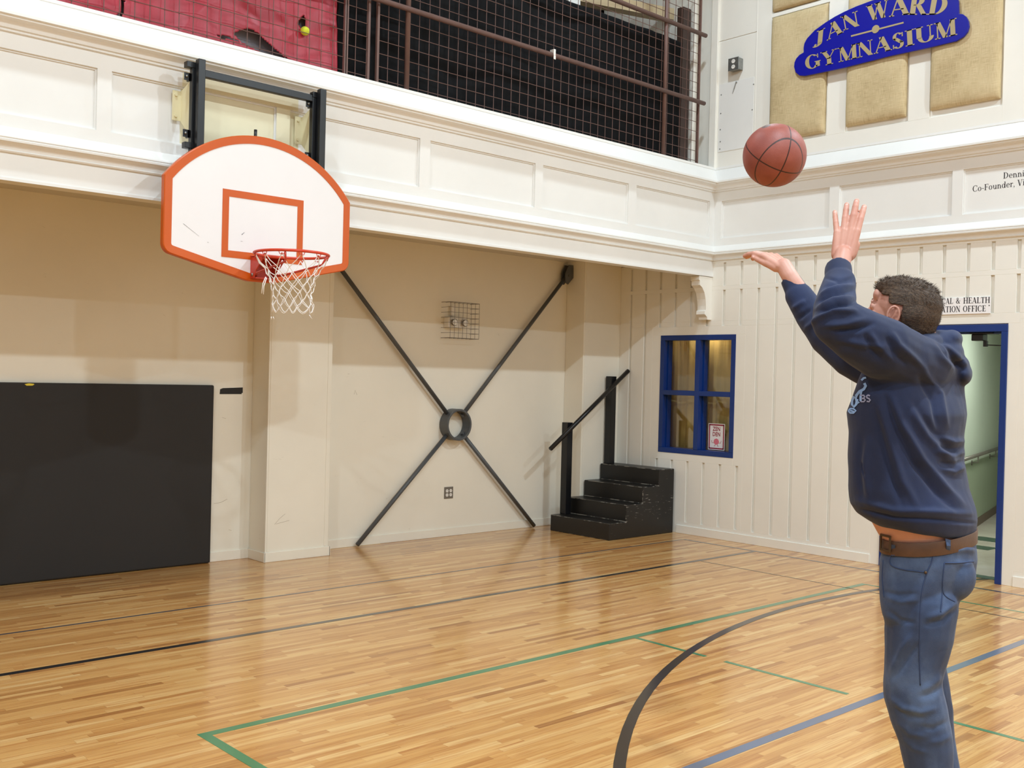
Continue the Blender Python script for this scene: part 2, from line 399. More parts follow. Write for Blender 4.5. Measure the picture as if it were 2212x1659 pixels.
def band(name, along, edges, lo, hi, beam):
    """panelled band: rails, stiles and recessed panels. along: 'x' (front at YF) or 'y' (front at XR)"""
    m = MB()
    def bx(a0, a1, d0, d1, z0, z1):
        if along == 'x': m.box(a0, a1, YF-d1, YF-d0, z0, z1)
        else: m.box(XR-d1, XR-d0, a0, a1, z0, z1)
    bx(lo, hi, -.06, -.024, 2.93, 3.90)           # recessed plane
    bx(lo, hi, -.024, 0, 3.553, 3.90); bx(lo, hi, -.024, 0, 2.93, 3.160)
    p = sorted(edges)
    prev = lo
    for a0, a1 in p:                                # panels between (a0,a1)
        bx(prev, a0, -.024, 0, 3.160, 3.553); prev = a1
        t = .011
        for q in ((a0, a0+t, 3.16+t, 3.553-t), (a1-t, a1, 3.16+t, 3.553-t), (a0, a1, 3.16, 3.16+t), (a0, a1, 3.553-t, 3.553)):
            bx(q[0], q[1], -.024, -.014, q[2], q[3])
    bx(prev, hi, -.024, 0, 3.160, 3.553)
    return m
m = band('x', 'x', [(7.714, 8.890), (6.441, 7.597), (5.165, 6.347), (3.872, 5.063), (2.575, 3.765), (1.30, 2.483), (.03, 1.205), (-1.24, -.07)], XL, XR, True)
m.box(XL, XR, YF, YF+.12, 2.76, 2.93); m.box(XL, XR, YF-.008, YF, 2.76, 2.778); m.box(XL, XR, YF+.06, YF+.12, 2.93, 3.86)
struct(m, 'trim_7', 'white', label='panelled white balcony front with deep plain lower beam')
m = band('y', 'y', [(5.35, 6.615), (4.152, 5.248), (2.95, 4.057), (1.75, 2.85), (.55, 1.65)], YN, YF, False)
struct(m, 'trim_8', 'white', label='panelled white band along the right wall')
# ------------------------------------------------------------------ right wall (vertical boards with grooves)
WY0, WY1, WZ0, WZ1 = 6.388, 7.386, .862, 2.149      # window opening
DY0, DY1, DZ1 = 3.640, 4.740, 2.198                   # door frame outside
wb = MB()
T0, T1 = XR+.022, XR+.17
for a in ((YN, DY0, 0, 3.0), (DY0, DY1, DZ1, 3.0), (DY1, WY0, 0, 3.0), (WY0, WY1, 0, WZ0), (WY0, WY1, WZ1, 3.0), (WY1, YB+.1, 0, 3.0)):
    wb.box(T0, T1, a[0], a[1], a[2], a[3])
wb.box(XR+.03, T1, YN, YF+.2, 2.98, ZC)
fr = MB()
grooves = [6.552-.2132*k for k in range(-9, 62)]; gw = .016
def boards(z0, z1, ylo, yhi):
    """boards of full face between grooves, from ylo to yhi"""
    g = sorted(q for q in grooves if ylo+gw < q < yhi-gw)
    p = ylo
    for q in g: fr.box(XR, T0, p, q-gw, z0, z1); p = q+gw
    fr.box(XR, T0, p, yhi, z0, z1)
fr.box(XR, T0, YN, YB, 2.905, 2.94)
boards(2.660, 2.905, YN, YB)
fr.box(XR, T0, YN, YB, 2.618, 2.660)
SY0, SY1 = 6.270, 7.505
EY0, EY1 = 3.545, 4.835
boards(2.293, 2.618, YN, SY0) ; boards(2.293, 2.618, SY0, YB)
boards(2.241, 2.293, EY1, YB); boards(2.241, 2.293, YN, EY0); fr.box(XR, T0, EY0, EY1, 2.205, 2.293)
fr.box(XR, T0, SY0, SY1, WZ1, 2.241)
boards(.125, 2.241, YN, EY0); boards(.125, 2.241, EY1, SY0); boards(.125, 2.241, SY1, YB); boards(.125, .785, SY0, SY1)
fr.box(XR, T0, SY0, WY0, .785, WZ1); fr.box(XR, T0, WY1, SY1, .785, WZ1); fr.box(XR, T0, WY0, WY1, .785, WZ0)
fr.box(XR, T0, EY0, DY0, 0, 2.205); fr.box(XR, T0, DY1, EY1, 0, 2.205)
fr.box(XR, T0, YN, EY0, 0, .125); fr.box(XR, T0, EY1, YB, 0, .125)
# upper wall above the cornice: boards, stiles, recesses behind the burlap panels
up = [(6.228, 6.05), (5.40, 5.20), (4.576, 4.377), (3.74, YN)]
for a, c in up: fr.box(XR-.004, XR+.03, c, a, 4.055 if c > 3.8 and a < 6.0 else 3.90, ZC)
fr.box(XR-.004, XR+.03, 3.74, 6.05, 3.90, 4.055)
for a, c in ((6.05, 5.40), (5.20, 4.576), (4.377, 3.74)):
    fr.box(XR+.01, XR+.03, c, a, 4.055, 5.345); fr.box(XR+.01, XR+.03, c, a, 5.385, ZC); fr.box(XR-.004, XR+.03, c, a, 5.345, 5.385)
fr.box(XR, XR+.03, 6.228, YF+.03, 3.90, 5.235); fr.box(XR+.006, XR+.03, 6.228, YF+.03, 5.235, 5.25); fr.box(XR, XR+.03, 6.228, YF+.03, 5.25, ZC)
fr.box(XR-.006, XR+.03, 6.221, 6.228, 3.90, ZC)
fr.box(XR-.03, XR+.03, YF-.005, YF+.075, 3.90, ZC)      # white corner stud where the fence ends
fr.box(XR+.02, T1, YF+.075, 10.2, 3.86, ZC)
wr = struct(wb, 'wall_right', 'bead'); fr.build('wall_boards', 'bead', wr, bevel=.0018, seg=1)
struct(MB().box(XR-.012, XR, EY1, 7.1, 0, .088).box(XR-.012, XR, YN, EY0, 0, .088), 'baseboard_right', 'bead', bevel=.003)

# blue window
wn = struct(MB().box(XR-.004, XR+.13, WY0, WY0+.055, WZ0+.055, WZ1-.055).box(XR-.004, XR+.13, WY1-.055, WY1, WZ0+.055, WZ1-.055)
     .box(XR-.004, XR+.13, WY0, WY1, WZ0, WZ0+.055).box(XR-.004, XR+.13, WY0, WY1, WZ1-.055, WZ1), 'window_1', 'blue', bevel=.003, label='blue painted four pane window')
MB().box(XR-.008, XR+.13, 6.872-.030, 6.872+.030, WZ0+.055, WZ1-.055).build('mullion', 'blue', wn, bevel=.003)
MB().box(XR-.006, XR+.10, WY0+.055, 6.842, 1.495, 1.548).box(XR-.006, XR+.10, 6.902, WY1-.055, 1.495, 1.548).build('glazing_bar', 'blue', wn, bevel=.003)
inn = MB()
for a, c in ((WY0+.055, 6.842), (6.902, WY1-.055)):
    inn.box(XR+.06, XR+.125, c-.014, c, WZ0+.055, WZ1-.055)
inn.build('inner_stop', 'blue', wn, bevel=.002)
for a, c in ((WY0+.055, 6.842), (6.902, WY1-.055)):
    for z0, z1 in ((WZ0+.055, 1.495), (1.548, WZ1-.055)):
        MB().box(XR+.118, XR+.122, a, c, z0, z1).build('pane', 'glass', wn)
# curtain and dark room behind the window
off = MB().box(XR+1.6, XR+1.7, 5.2, 9.2, 0, 2.8).box(XR+.17, XR+1.7, 5.1, 5.2, 0, 2.8).box(XR+.17, XR+1.7, 9.2, 9.3, 0, 2.8).box(XR+.17, XR+1.7, 5.1, 9.3, 2.8, 2.9).box(XR+.17, XR+1.7, 5.1, 9.3, -.1, 0)
struct(off, 'wall_office', 'wall', label='small room behind the blue window')
MAT['curtain'] = simple('olive_tan_curtain', (226, 196, 124), .8, var=.1, vscale=3, bump=.3, bscale=60, stretch=(1, 6, 1))
def curtain(y0, y1, label):
    n = 90; g = []
    for i in range(n+1):
        y = y0+(y1-y0)*i/n; x = XR+.27+.018*math.sin(y*26+1.3*math.sin(y*9))+.008*math.sin(y*61)
        g.append([(x, y, z) for z in (.60, 1.2, 1.8, 2.35)])
    m = MB(); m.ringstrip(g, closed=False, caps=False)
    o = m.build('curtain', 'curtain', smooth=True, label=label, category='curtain', group='curtains behind the blue window')
    s = o.modifiers.new('solid', 'SOLIDIFY'); s.thickness = .004
    m = MB().cyl((XR+.27, y0-.02, 2.365), (XR+.27, y1+.02, 2.365), .010, 10); m.build('curtain_rod', 'steel', o)
    return o
curtain(6.985, 7.62, 'tan curtain behind the left half of the blue window')
curtain(6.20, 6.925, 'tan curtain behind the right half of the blue window')

# blue door frame
df = MB()
df.box(XR-.012, XR+.185, DY0, DY0+.052, 0, DZ1-.062).box(XR-.012, XR+.185, DY1-.052, DY1, 0, DZ1-.062).box(XR-.012, XR+.185, DY0, DY1, DZ1-.062, DZ1)
df.box(XR+.05, XR+.10, DY0+.052, DY0+.066, 0, DZ1-.062).box(XR+.05, XR+.10, DY1-.066, DY1-.052, 0, DZ1-.062).box(XR+.05, XR+.10, DY0+.052, DY1-.052, DZ1-.077, DZ1-.062)
dr = struct(df, 'door_1', 'blue', bevel=.003, label='blue painted metal door frame with open doorway')
# hallway
hb0 = Vector((9.35, 4.515)); hd = Vector((1.916, .525)).normalized(); hb1 = hb0+hd*7.2; hn = Vector((-hd.y, hd.x))
def hw(z0, z1, off=0, th=.1, m=None):
    m = m or MB(); a = hb0-hn*off; c = hb1-hn*off
    m.prism([(a.x, a.y, z0), (c.x, c.y, z0), (c.x+hn.x*th, c.y+hn.y*th, z0), (a.x+hn.x*th, a.y+hn.y*th, z0)], (0, 0, z1-z0)); return m
hwall = hw(.80, 2.75); hwall.box(XR+.17, 16.4, 2.9, 3.0, 0, 2.75).box(16.3, 16.4, 3.0, 6.6, 0, 2.75).box(XR+.17, 9.36, 4.80, 4.86, 0, 2.75)
struct(hwall, 'wall_hallway', 'green')
struct(hw(0, .80), 'trim_9', 'green2', label='darker sage lower part of the hallway wall')
struct(hw(0, .095, .012, .02), 'baseboard_hallway', 'rubberbrown')
struct(MB().box(XR+.16, 16.4, 2.9, 6.8, 2.75, 2.85), 'ceiling_hallway', 'ceil')
hf = struct(MB().box(XR+.16, 16.4, 2.9, 6.8, -.1, 0), 'floor_hallway', 'tile')
MB().box(XR+.16, 9.26, 3.2, 4.75, 0, .004).box(11.38, 11.68, 3.0, 5.05, 0, .002).build('green_tile_border', 'greentile', hf, label='dark green tile bands')
MB().box(10.75, 11.0, 4.50, 4.72, 0, .002).box(12.9, 13.2, 4.6, 5.1, 0, .002).build('green_tile_inset', 'greentile', hf)
# hallway handrail
hr = empty('handrail', (10.5, 4.75, 0), 'grey metal handrail on the green wall seen through the doorway', 'handrail')
p0 = hb0+hd*.9-hn*.07; p1 = hb0+hd*6.6-hn*.07
MB().tube([(p0.x, p0.y, .885), (p1.x, p1.y, .885)], .021, 12).build('rail', 'plate', hr, smooth=True)
for k in (1.3, 2.75, 4.2, 5.65):
    q = hb0+hd*k; w_ = q-hn*.07
    MB().tube([(q.x, q.y, .79), (w_.x, w_.y, .80), (w_.x, w_.y, .868)], .008, 8).cyl((q.x, q.y, .79), (q.x-hn.x*.008, q.y-hn.y*.008, .79), .03, 14).build('rail_bracket', 'plate', hr)
# door closer hanging from the head of the frame, seen in the opening
c0 = onX(2116, 724, XR+.10)
dc = empty('door_closer', (XR+.11, 4.05, DZ1-.062), 'black door closer with thin arm at the top of the blue doorway', 'door closer')
MB().box(XR+.06, XR+.16, c0.y-.045, c0.y+.055, DZ1-.135, DZ1-.078).build('closer_body', 'blacksteel', dc, bevel=.006)
MB().box(XR+.04, XR+.17, c0.y-.14, c0.y+.06, DZ1-.078, DZ1-.066).build('mounting_plate', 'blacksteel', dc, bevel=.002)
MB().box(XR+.095, XR+.125, c0.y-.065, c0.y-.035, DZ1-.185, DZ1-.135).cyl((XR+.11, c0.y-.05, DZ1-.170), (XR+.11, DY0+.054, DZ1-.178), .005, 8).build('closer_arm', 'blacksteel', dc)
# corbel under the balcony end
pts = [(8.745, 2.757), (8.742, 2.715), (8.757, 2.705), (8.760, 2.66), (8.80, 2.635), (8.84, 2.585), (8.862, 2.52), (8.872, 2.45), (8.872, 2.405), (8.855, 2.395), (8.852, 2.36), (8.895, 2.33), (8.90, 2.305), (8.969, 2.305), (8.969, 2.757)]
m = MB().prism([(x, YF+.002, z) for x, z in pts], (0, .115, 0))
m.build('corbel', 'bead', bevel=.003, label='white scrolled corbel bracket under the end of the balcony', category='bracket')
# ================================================================== basketball hoop
hoop = empty('basketball_hoop', (3.52, YF, 3.4), 'fan shaped white backboard with orange border, red rim and white net on black wall frame', 'basketball hoop')
HB = 6.4286
def smooth_outline():
    zc = 3.25; R = .873; cx = 3.522; hw_ = .705
    P = []
    a_end = math.asin(hw_/R)
    for i in range(41):
        a = -a_end+2*a_end*i/40; P.append((cx+R*math.sin(a), zc-R+R*math.cos(a)))
    def corner(p, q, r, rad, n=6):
        p, q, r = Vector(p), Vector(q), Vector(r); a = (p-q).normalized(); b = (r-q).normalized()
        ang = a.angle(b); d = rad/math.tan(ang/2); bis = (a+b).normalized(); c = q+bis*(rad/math.sin(ang/2))
        s = q+a*d; e = q+b*d; out = []
        v0 = s-c; tot = v0.angle(e-c); sg = 1 if v0.x*(e-c).y-v0.y*(e-c).x > 0 else -1
        for i in range(n+1):
            t = sg*tot*i/n; out.append((c.x+v0.x*math.cos(t)-v0.y*math.sin(t), c.y+v0.x*math.sin(t)+v0.y*math.cos(t)))
        return out
    BR = (cx+hw_, 2.402); BL = (cx-hw_, 2.402); B1 = (cx+.10, 2.258); B0 = (cx-.10, 2.258)
    P += corner(P[-1], BR, B1, .07) + corner(BR, B1, B0, .05, 3) + corner(B1, B0, BL, .05, 3) + corner(B0, BL, P[0], .07)
    return P
OUT = smooth_outline()
def inset(P, d):
    n = len(P); Q = []
    for i in range(n):
        p0, p, p1 = Vector(P[i-1]), Vector(P[i]), Vector(P[(i+1) % n])
        t0 = (p-p0).normalized(); t1 = (p1-p).normalized()
        n0 = Vector((t0.y, -t0.x)); n1 = Vector((t1.y, -t1.x)); b = (n0+n1)
        b = b.normalized(); k = d/max(.55, b.dot(n0)); Q.append((p.x+b.x*k, p.y+b.y*k))
    return Q
INN = inset(OUT, .055)
m = MB().prism([(x, HB+.001, z) for x, z in inset(OUT, .02)], (0, .030, 0))
bb = m.build('backboard', 'boardwhite', hoop)
m = MB(); n = len(OUT); OUT2 = inset(OUT, .006)
r0 = [(x, HB-.002, z) for x, z in INN]; r1 = [(x, HB-.004, z) for x, z in OUT2]; r1b = [(x, HB+.002, z) for x, z in OUT]; r2 = [(x, HB+.040, z) for x, z in OUT]; r3 = [(x, HB+.040, z) for x, z in INN]
m.ringstrip([r0, r1, r1b, r2, r3, r0], True, False)
m.build('backboard_border', 'orange', bb, label='orange padded border')
def frame2(x0, x1, z0, z1, w, y0, y1, mb=None):
    mb = mb or MB()
    return mb.box(x0, x1, y0, y1, z1-w, z1).box(x0, x1, y0, y1, z0, z0+w).box(x0, x0+w, y0, y1, z0+w, z1-w).box(x1-w, x1, y0, y1, z0+w, z1-w)
frame2(3.222, 3.838, 2.404, 2.858, .047, HB-.0015, HB+.0005).build('shooter_square', 'orange', bb, label='orange target square')
MAT['scuff'] = simple('dark_scuff', (90, 88, 92), .6)
sc = MB()
for q in (((396, 483), (430, 510), .0016), ((522, 507), (528, 502), .004), ((520, 521), (525, 521.5), .0015), ((448, 523), (451, 524), .002)):
    a, b_ = onY(*q[0], HB), onY(*q[1], HB); d = (b_-a).normalized(); s_ = Vector((-d.z, 0, d.x))*q[2]/2
    MB().prism([a-s_, b_-s_*.3, b_+s_*.3, a+s_], (0, -.0006, 0)).build('scuff_mark', 'scuff', bb)
RC = Vector((3.52, 6.03, 2.42)); RR = .24
bk = MB(); # mounting bracket
bk.box(3.435, 3.605, HB-.012, HB-.002, 2.275, 2.432)
for x0 in (3.435, 3.597):
    bk.prism([(x0, HB-.012, 2.275), (x0, HB-.012, 2.425), (x0, HB-.165, 2.425), (x0, HB-.165, 2.398), (x0, HB-.075, 2.325), (x0, HB-.055, 2.275)], (.008, 0, 0))
bk.box(3.435, 3.605, HB-.17, HB-.012, 2.418, 2.428)
bk.box(3.443, 3.597, HB-.06, HB-.012, 2.275, 2.283)
br = bk.build('rim_bracket', 'rimdark', hoop, bevel=.002)
for q in (3.430, 3.603): MB().cyl((q, HB-.033, 2.300), (q+.007, HB-.033, 2.300), .011, 12).build('bolt', 'steel', br, smooth=True)
rm = MB().tube([(RC.x+RR*math.cos(a), RC.y+RR*math.sin(a), RC.z) for a in [2*math.pi*i/64 for i in range(64)]], .0095, 12, closed=True)
rim = rm.build('rim', 'rim', hoop, smooth=True)
for s_ in (-1, 1):
    p = [(RC.x+s_*.05, HB-.02, 2.295), (RC.x+s_*.10, HB-.12, 2.305)]
    a = math.radians(-90+s_*40)
    p += [(RC.x+.86*RR*math.cos(a)*1.02, RC.y+.86*RR*math.sin(a), 2.352), (RC.x+RR*math.cos(a), RC.y+RR*math.sin(a), RC.z-.012)]
    MB().tube(p, .0075, 8).build('support_rod', 'rimdark', rim, smooth=True)
for k in range(12):
    hk = MB(); a = 2*math.pi*(k+.5)/12; t = Vector((-math.sin(a), math.cos(a), 0)); c = RC+Vector((RR*math.cos(a), RR*math.sin(a), -.008))
    hk.tube([c-t*.02, c-t*.013+Vector((0, 0, -.016)), c-t*.004+Vector((0, 0, -.019)), c-t*.003+Vector((0, 0, -.010)), c+t*.003+Vector((0, 0, -.010)), c+t*.004+Vector((0, 0, -.019)), c+t*.013+Vector((0, 0, -.016)), c+t*.02], .0028, 6)
    hk.build('net_hook', 'rim', rim, smooth=True)
# net
rnd = random.Random(3)
net = MB(); LV = [(.236, 2.402), (.178, 2.315), (.148, 2.262), (.132, 2.212), (.124, 2.165), (.122, 2.118), (.130, 2.072)]
def node(l, k):
    r, z = LV[l]; a = 2*math.pi*(k+(.5 if l % 2 == 0 else 0))/12+(.05*math.sin(k*2.1+l) if l else 0)
    rj = random.Random(l*100+k % 12)
    j = 0 if l == 0 else .009
    return Vector((RC.x+.004*l+r*math.cos(a)+rj.uniform(-j, j), RC.y+r*math.sin(a)+rj.uniform(-j, j), z+rj.uniform(-j, j)*.9))
for l in range(len(LV)-1):
    for k in range(12):
        a = node(l, k)
        for kk in ((k, k+1) if l % 2 == 0 else (k-1, k)):
            b_ = node(l+1, kk); mid = (a+b_)/2; mid += Vector((RC.x-mid.x, RC.y-mid.y, 0))*(-.05)+Vector((0, 0, -.004))
            net.tube([a, mid, b_], .0028, 6, caps=False)
L = len(LV)-1
for k in range(12):       # bottom scallops
    a, b_ = node(L, k), node(L, k+1); p = []
    for i in range(7):
        t = i/6; p.append(a.lerp(b_, t)+Vector((0, 0, -.036*math.sin(math.pi*t))))
    net.tube(p, .0030, 6, caps=False)
    c = node(L, k); net.ball(c, .005, 8, 6)
for q in (((574, 598), (568, 612), (565, 634)), ((576, 600), (570, 618), (569, 636)), ((586, 684), (586, 690)), ((590, 684), (592, 690)), ((668, 680), (674, 690))):
    MB().tube([onY(x, y, RC.y-.05) for x, y in q], .003, 6).build('loose_cord', 'cord', hoop, smooth=True)
net.build('net', 'cord', hoop, smooth=True)
# black steel frame: front uprights and cross tube, back frame, clips
fu = MB(); fu.box(3.055, 3.105, 6.475, 6.525, 2.44, 3.695).box(3.055, 3.105, 6.475, 6.525, 3.690, 3.697)
fu.build('upright', 'blacksteel', hoop, bevel=.004)
fu = MB(); fu.box(3.985, 4.035, 6.475, 6.525, 2.44, 3.690); fu.build('upright', 'blacksteel', hoop, bevel=.004)
MB().box(3.06, 3.985, 6.535, 6.575, 3.600, 3.650).build('cross_tube', 'blacksteel', hoop, bevel=.004)
bf = MB()
for x in (3.038, 3.955): bf.box(x, x+.042, 6.530, 6.572, 2.50, 3.66)
bf.box(2.998, 3.06, 6.526, 6.576, 3.640, 3.680).box(2.995, 3.06, 6.526, 6.576, 3.108, 3.148).box(2.995, 4.03, 6.526, 6.576, 2.60, 2.645)
bf.box(3.955, 4.045, 6.526, 6.576, 3.63, 3.672)
bf.build('rear_frame', 'blacksteel', hoop, bevel=.003)
for x0 in (2.996, 3.92):
    for z0 in (3.560, 3.185):
        c = MB().box(x0, x0+.046, 6.560, 6.566, z0, z0+.05).box(x0+.034, x0+.046, 6.560, 6.60, z0, z0+.05).build('clip', 'blacksteel', hoop)
        MB().cyl((x0+.017, 6.550, z0+.025), (x0+.017, 6.561, z0+.025), .009, 10).build('bolt', 'steel', c, smooth=True)
MB().cyl((3.395+.09, 6.49, 3.20), (3.395+.09, 6.49, 3.305), .011, 12).build('adjuster_pin', 'blacksteel', hoop, smooth=True)
for x0, xg in ((2.980, 3.062), (3.912, 3.990)):
    b = MB().box(x0, x0+.062, YF-.008, YF-.001, 3.315, 3.515)
    b.prism([(x0+.058, YF-.004, 3.315), (x0+.058, YF-.004, 3.515), (xg, 6.585, 3.585), (xg, 6.585, 3.195)], (.006, 0, 0))
    b.box(xg-.004, xg+.012, 6.570, 6.592, 3.19, 3.59)
    b_ = b.build('wall_bracket', 'cream_steel', hoop, bevel=.0015)
    for z in (3.345, 3.485): MB().cyl((x0+.022, YF-.018, z), (x0+.022, YF-.008, z), .010, 8).build('bolt', 'cream_steel', b_)
# cream painted patch left on the fascia behind the frame
pt = MB().box(3.05, 3.765, YF+.0225, YF+.024, 3.162, 3.551).box(3.05, 3.94, YF-.0012, YF, 3.553, 3.645).box(3.765, 3.875, YF-.0012, YF, 3.10, 3.553).box(3.875, 3.96, YF+.0225, YF+.024, 3.162, 3.551)
pt.build('paint_patch', simple('old_cream_paint', (224, 216, 184), .45), bpy.data.objects['trim_7'], label='patch of older cream paint behind the hoop frame')

# ================================================================== ball in flight
def ballmat():
    t = NT('basketball_leather'); v = t.obj()
    sx = t.n('ShaderNodeSeparateXYZ'); t.l(v, sx.inputs[0]); x, y, z = sx.outputs
    r = .119
    def groove(f): return t.math('LESS_THAN', t.math('ABSOLUTE', f), .0024)
    g = t.math('MAXIMUM', groove(x), groove(z))
    q = t.math('SUBTRACT', t.math('ADD', t.math('MULTIPLY', y, y), t.math('MULTIPLY', t.math('MULTIPLY', x, x), -.55)), .0034)
    g = t.math('MAXIMUM', g, t.math('LESS_THAN', t.math('ABSOLUTE', q), .00042))
    d = t.n('ShaderNodeVectorMath', operation='DISTANCE'); t.l(v, d.inputs[0]); d.inputs[1].default_value = (.075, -.035, .088)
    lab = t.math('LESS_THAN', d.outputs['Value'], .018)
    base = t.ramp(t.noise(v, 14, 5), [(.3, sl((136, 68, 58))), (.7, sl((156, 84, 72)))])
    c = t.mix(g, base, sl((58, 32, 28))); c = t.mix(lab, c, sl((84, 62, 54)))
    t.l(c, t.b.inputs['Base Color']); t.b.inputs['Roughness'].default_value = .5
    vo = t.n('ShaderNodeTexVoronoi'); vo.inputs['Scale'].default_value = 320; t.l(v, vo.inputs['Vector'])
    t.bump(t.math('SUBTRACT', vo.outputs[0], t.math('MULTIPLY', g, 3)), .35, .0008)
    return t.m
MAT['ball'] = ballmat()
b = MB().ball((0, 0, 0), .1195, 64, 40)
ball = b.build('basketball', 'ball', smooth=True, label='reddish brown basketball in mid air above the man\'s raised hands', category='basketball')
bc = at(1673, 336, 3.98); f_ = (CP-bc).normalized(); r_ = f_.cross(Vector((0, 0, -1))).normalized(); u_ = r_.cross(f_)*-1
# seam through the lower half, falling to the right
zz = (u_*math.cos(math.radians(-28))-r_*math.sin(math.radians(-28))).normalized()
zz = (zz+f_*.38).normalized(); yy = (f_-zz*f_.dot(zz)).normalized(); xx = yy.cross(zz)
ball.matrix_world = Matrix.Translation(bc) @ Matrix((xx, yy, zz)).transposed().to_4x4() @ Matrix.Rotation(.42, 4, 'Z')

# ================================================================== stairs unit
st = empty('step_unit', (8.4, 7.55, 0), 'chipped black wooden steps with handrail in the corner under the balcony', 'steps')
run = .2575; rs = .174; sx0 = 7.900
prof = [(sx0, 0)]
for k in range(4): prof += [(sx0+run*k, rs*(k+1)), (sx0+run*(k+1), rs*(k+1))]
prof += [(sx0+run*4, 0)]
MB().prism([(x, 7.120, z) for x, z in prof], (0, 7.975-7.120, 0)).build('step_body', 'steps', st, bevel=.007)
for px, z0, z1, lab in ((8.035, .174, 1.17, 'shorter post'), (8.745-.02, .696, 1.685, 'taller post')):
    MB().box(px, px+.085, 7.885, 7.970, z0, z1).build('post', 'blacksteel', st, bevel=.004)
ra, rb = onY(1189, 970, 7.845), onY(1357, 801, 7.845)
ha = MB().tube([ra, rb], .024, 14).build('handrail', 'blacksteel', st, smooth=True)
for t in (.27, .83):
    q = ra.lerp(rb, t); d = (rb-ra).normalized()
    MB().tube([q+d*.0+Vector((0, 0, -.02)), q+Vector((0, .02, -.05)), q+Vector((0, .04, -.05))], .008, 8).build('rail_bracket', 'blacksteel', ha)

# ================================================================== cross brace on the back wall
bz = empty('cross_brace', (6.735, 8.21, 0), 'dark grey steel X brace with a central ring bolted against the back wall', 'brace')
rc = Vector((6.735, 8.215, 1.149))
def rod(q, name='rod'):
    a = Vector(q); d = (a-rc).normalized(); s_ = rc+d*.150
    o = MB().tube([s_, a], .021, 14).build(name, 'greysteel', bz, smooth=True)
    MB().cyl(rc+d*.120, rc+d*.148, .026, 6).build('nut', 'greysteel', o)
    return o
rod((5.571, 8.215, .022)); rod((7.888, 8.215, .022)); rod((5.135, 8.215, 2.80)); rod((8.30, 8.215, 2.80))
m = MB(); n = 48; rings = []
for (r, y) in ((.162, 8.270), (.162, 8.145), (.140, 8.145), (.140, 8.270), (.162, 8.270)):
    rings.append([(rc.x+r*math.cos(2*math.pi*i/n), y, rc.z+r*math.sin(2*math.pi*i/n)) for i in range(n)])
m.ringstrip(rings, True, False); m.build('ring', 'greysteel', bz, bevel=.003)
for q, s_ in (((8.31, 8.215, 2.80), 1), ((5.125, 8.215, 2.80), -1)):
    d = (Vector(q)-rc).normalized()
    m = MB()
    for yy_ in (8.17, 8.235):
        m.prism([Vector((q[0]-s_*.07, yy_, 2.72)), Vector((q[0]-s_*.03, yy_, 2.70)), Vector((q[0]+s_*.05, yy_, 2.78)), Vector((q[0]+s_*.045, yy_, 2.92)), Vector((q[0]-s_*.02, yy_, 2.92)), Vector((q[0]-s_*.07, yy_, 2.82))], (0, .012, 0))
    m.cyl((q[0]-s_*.02, 8.16, 2.80), (q[0]-s_*.02, 8.255, 2.80), .012, 10)
    m.build('clevis', 'greysteel', bz)

# ================================================================== wall things
m = MB().box(1.05, 4.087, 8.225, 8.275, .004, 1.517)
m.build('wall_mat', 'black', bevel=.012, label='big black padded mat standing against the back wall at left', category='mat')
q = onY(64, 828, 8.22)
MB().prism([(q.x-.035, 8.2215, 1.505), (q.x-.005, 8.2215, 1.512), (q.x+.03, 8.2215, 1.509), (q.x+.035, 8.2215, 1.503), (q.x+.02, 8.2215, 1.495), (q.x-.02, 8.2215, 1.494)], (0, .003, 0)).build('tape', simple('yellow_tape', (222, 200, 60), .6), label='scrap of yellow tape on the top edge of the black mat', category='tape')
MB().prism([(4.162, YB-.002, 1.440), (4.165, YB-.002, 1.482), (4.19, YB-.002, 1.492), (4.378, YB-.002, 1.500), (4.378, YB-.002, 1.452), (4.368, YB-.002, 1.452), (4.368, YB-.002, 1.442)], (0, .001, 0)).build('tape', 'black', label='strip of black tape on the back wall beside the black mat', category='tape')
# wire guard over an emergency light
g = empty('wire_guard', (6.71, 8.26, 2.2), 'grey wire cage guard mounted high on the back wall', 'wire guard')
x0, x1, z0, z1, yo = 6.565, 6.945, 2.030, 2.392, 8.125
w = MB()
xs = [x0+(x1-x0)*i/7 for i in range(8)]; zs = [z0+(z1-z0)*i/7 for i in range(8)]
for x in xs: w.tube([(x, YB-.004, z0), (x, yo, z0), (x, yo, z1), (x, YB-.004, z1)], .0022, 6)
for i, z in enumerate(zs): w.tube([(x0, YB-.004, z), (x0, yo, z), (x1, yo, z), (x1, YB-.004, z)], .0030 if i in (0, 7) else .0022, 6)
w.build('wire_cage', 'plate', g)
e = empty('emergency_light', (6.72, YB, 2.2), 'small pale emergency light behind the wire cage on the back wall', 'emergency light')
MB().box(6.60, 6.83, 8.195, YB-.001, 2.135, 2.245).build('housing', 'plug', e, bevel=.008)
MB().box(6.67, 6.72, 8.24, YB-.001, 2.26, 2.36).build('conduit_box', 'plug', e, bevel=.004)
for x in (6.645, 6.785):
    h_ = MB().tube([(x, 8.19, 2.19), (x, 8.175, 2.19), (x, 8.150, 2.187)], [.020, .032, .036], 16).build('lamp_head', 'plate', e, smooth=True)
    MB().cyl((x, 8.1495, 2.187), (x, 8.146, 2.187), .030, 16).build('lens', 'plug', h_)
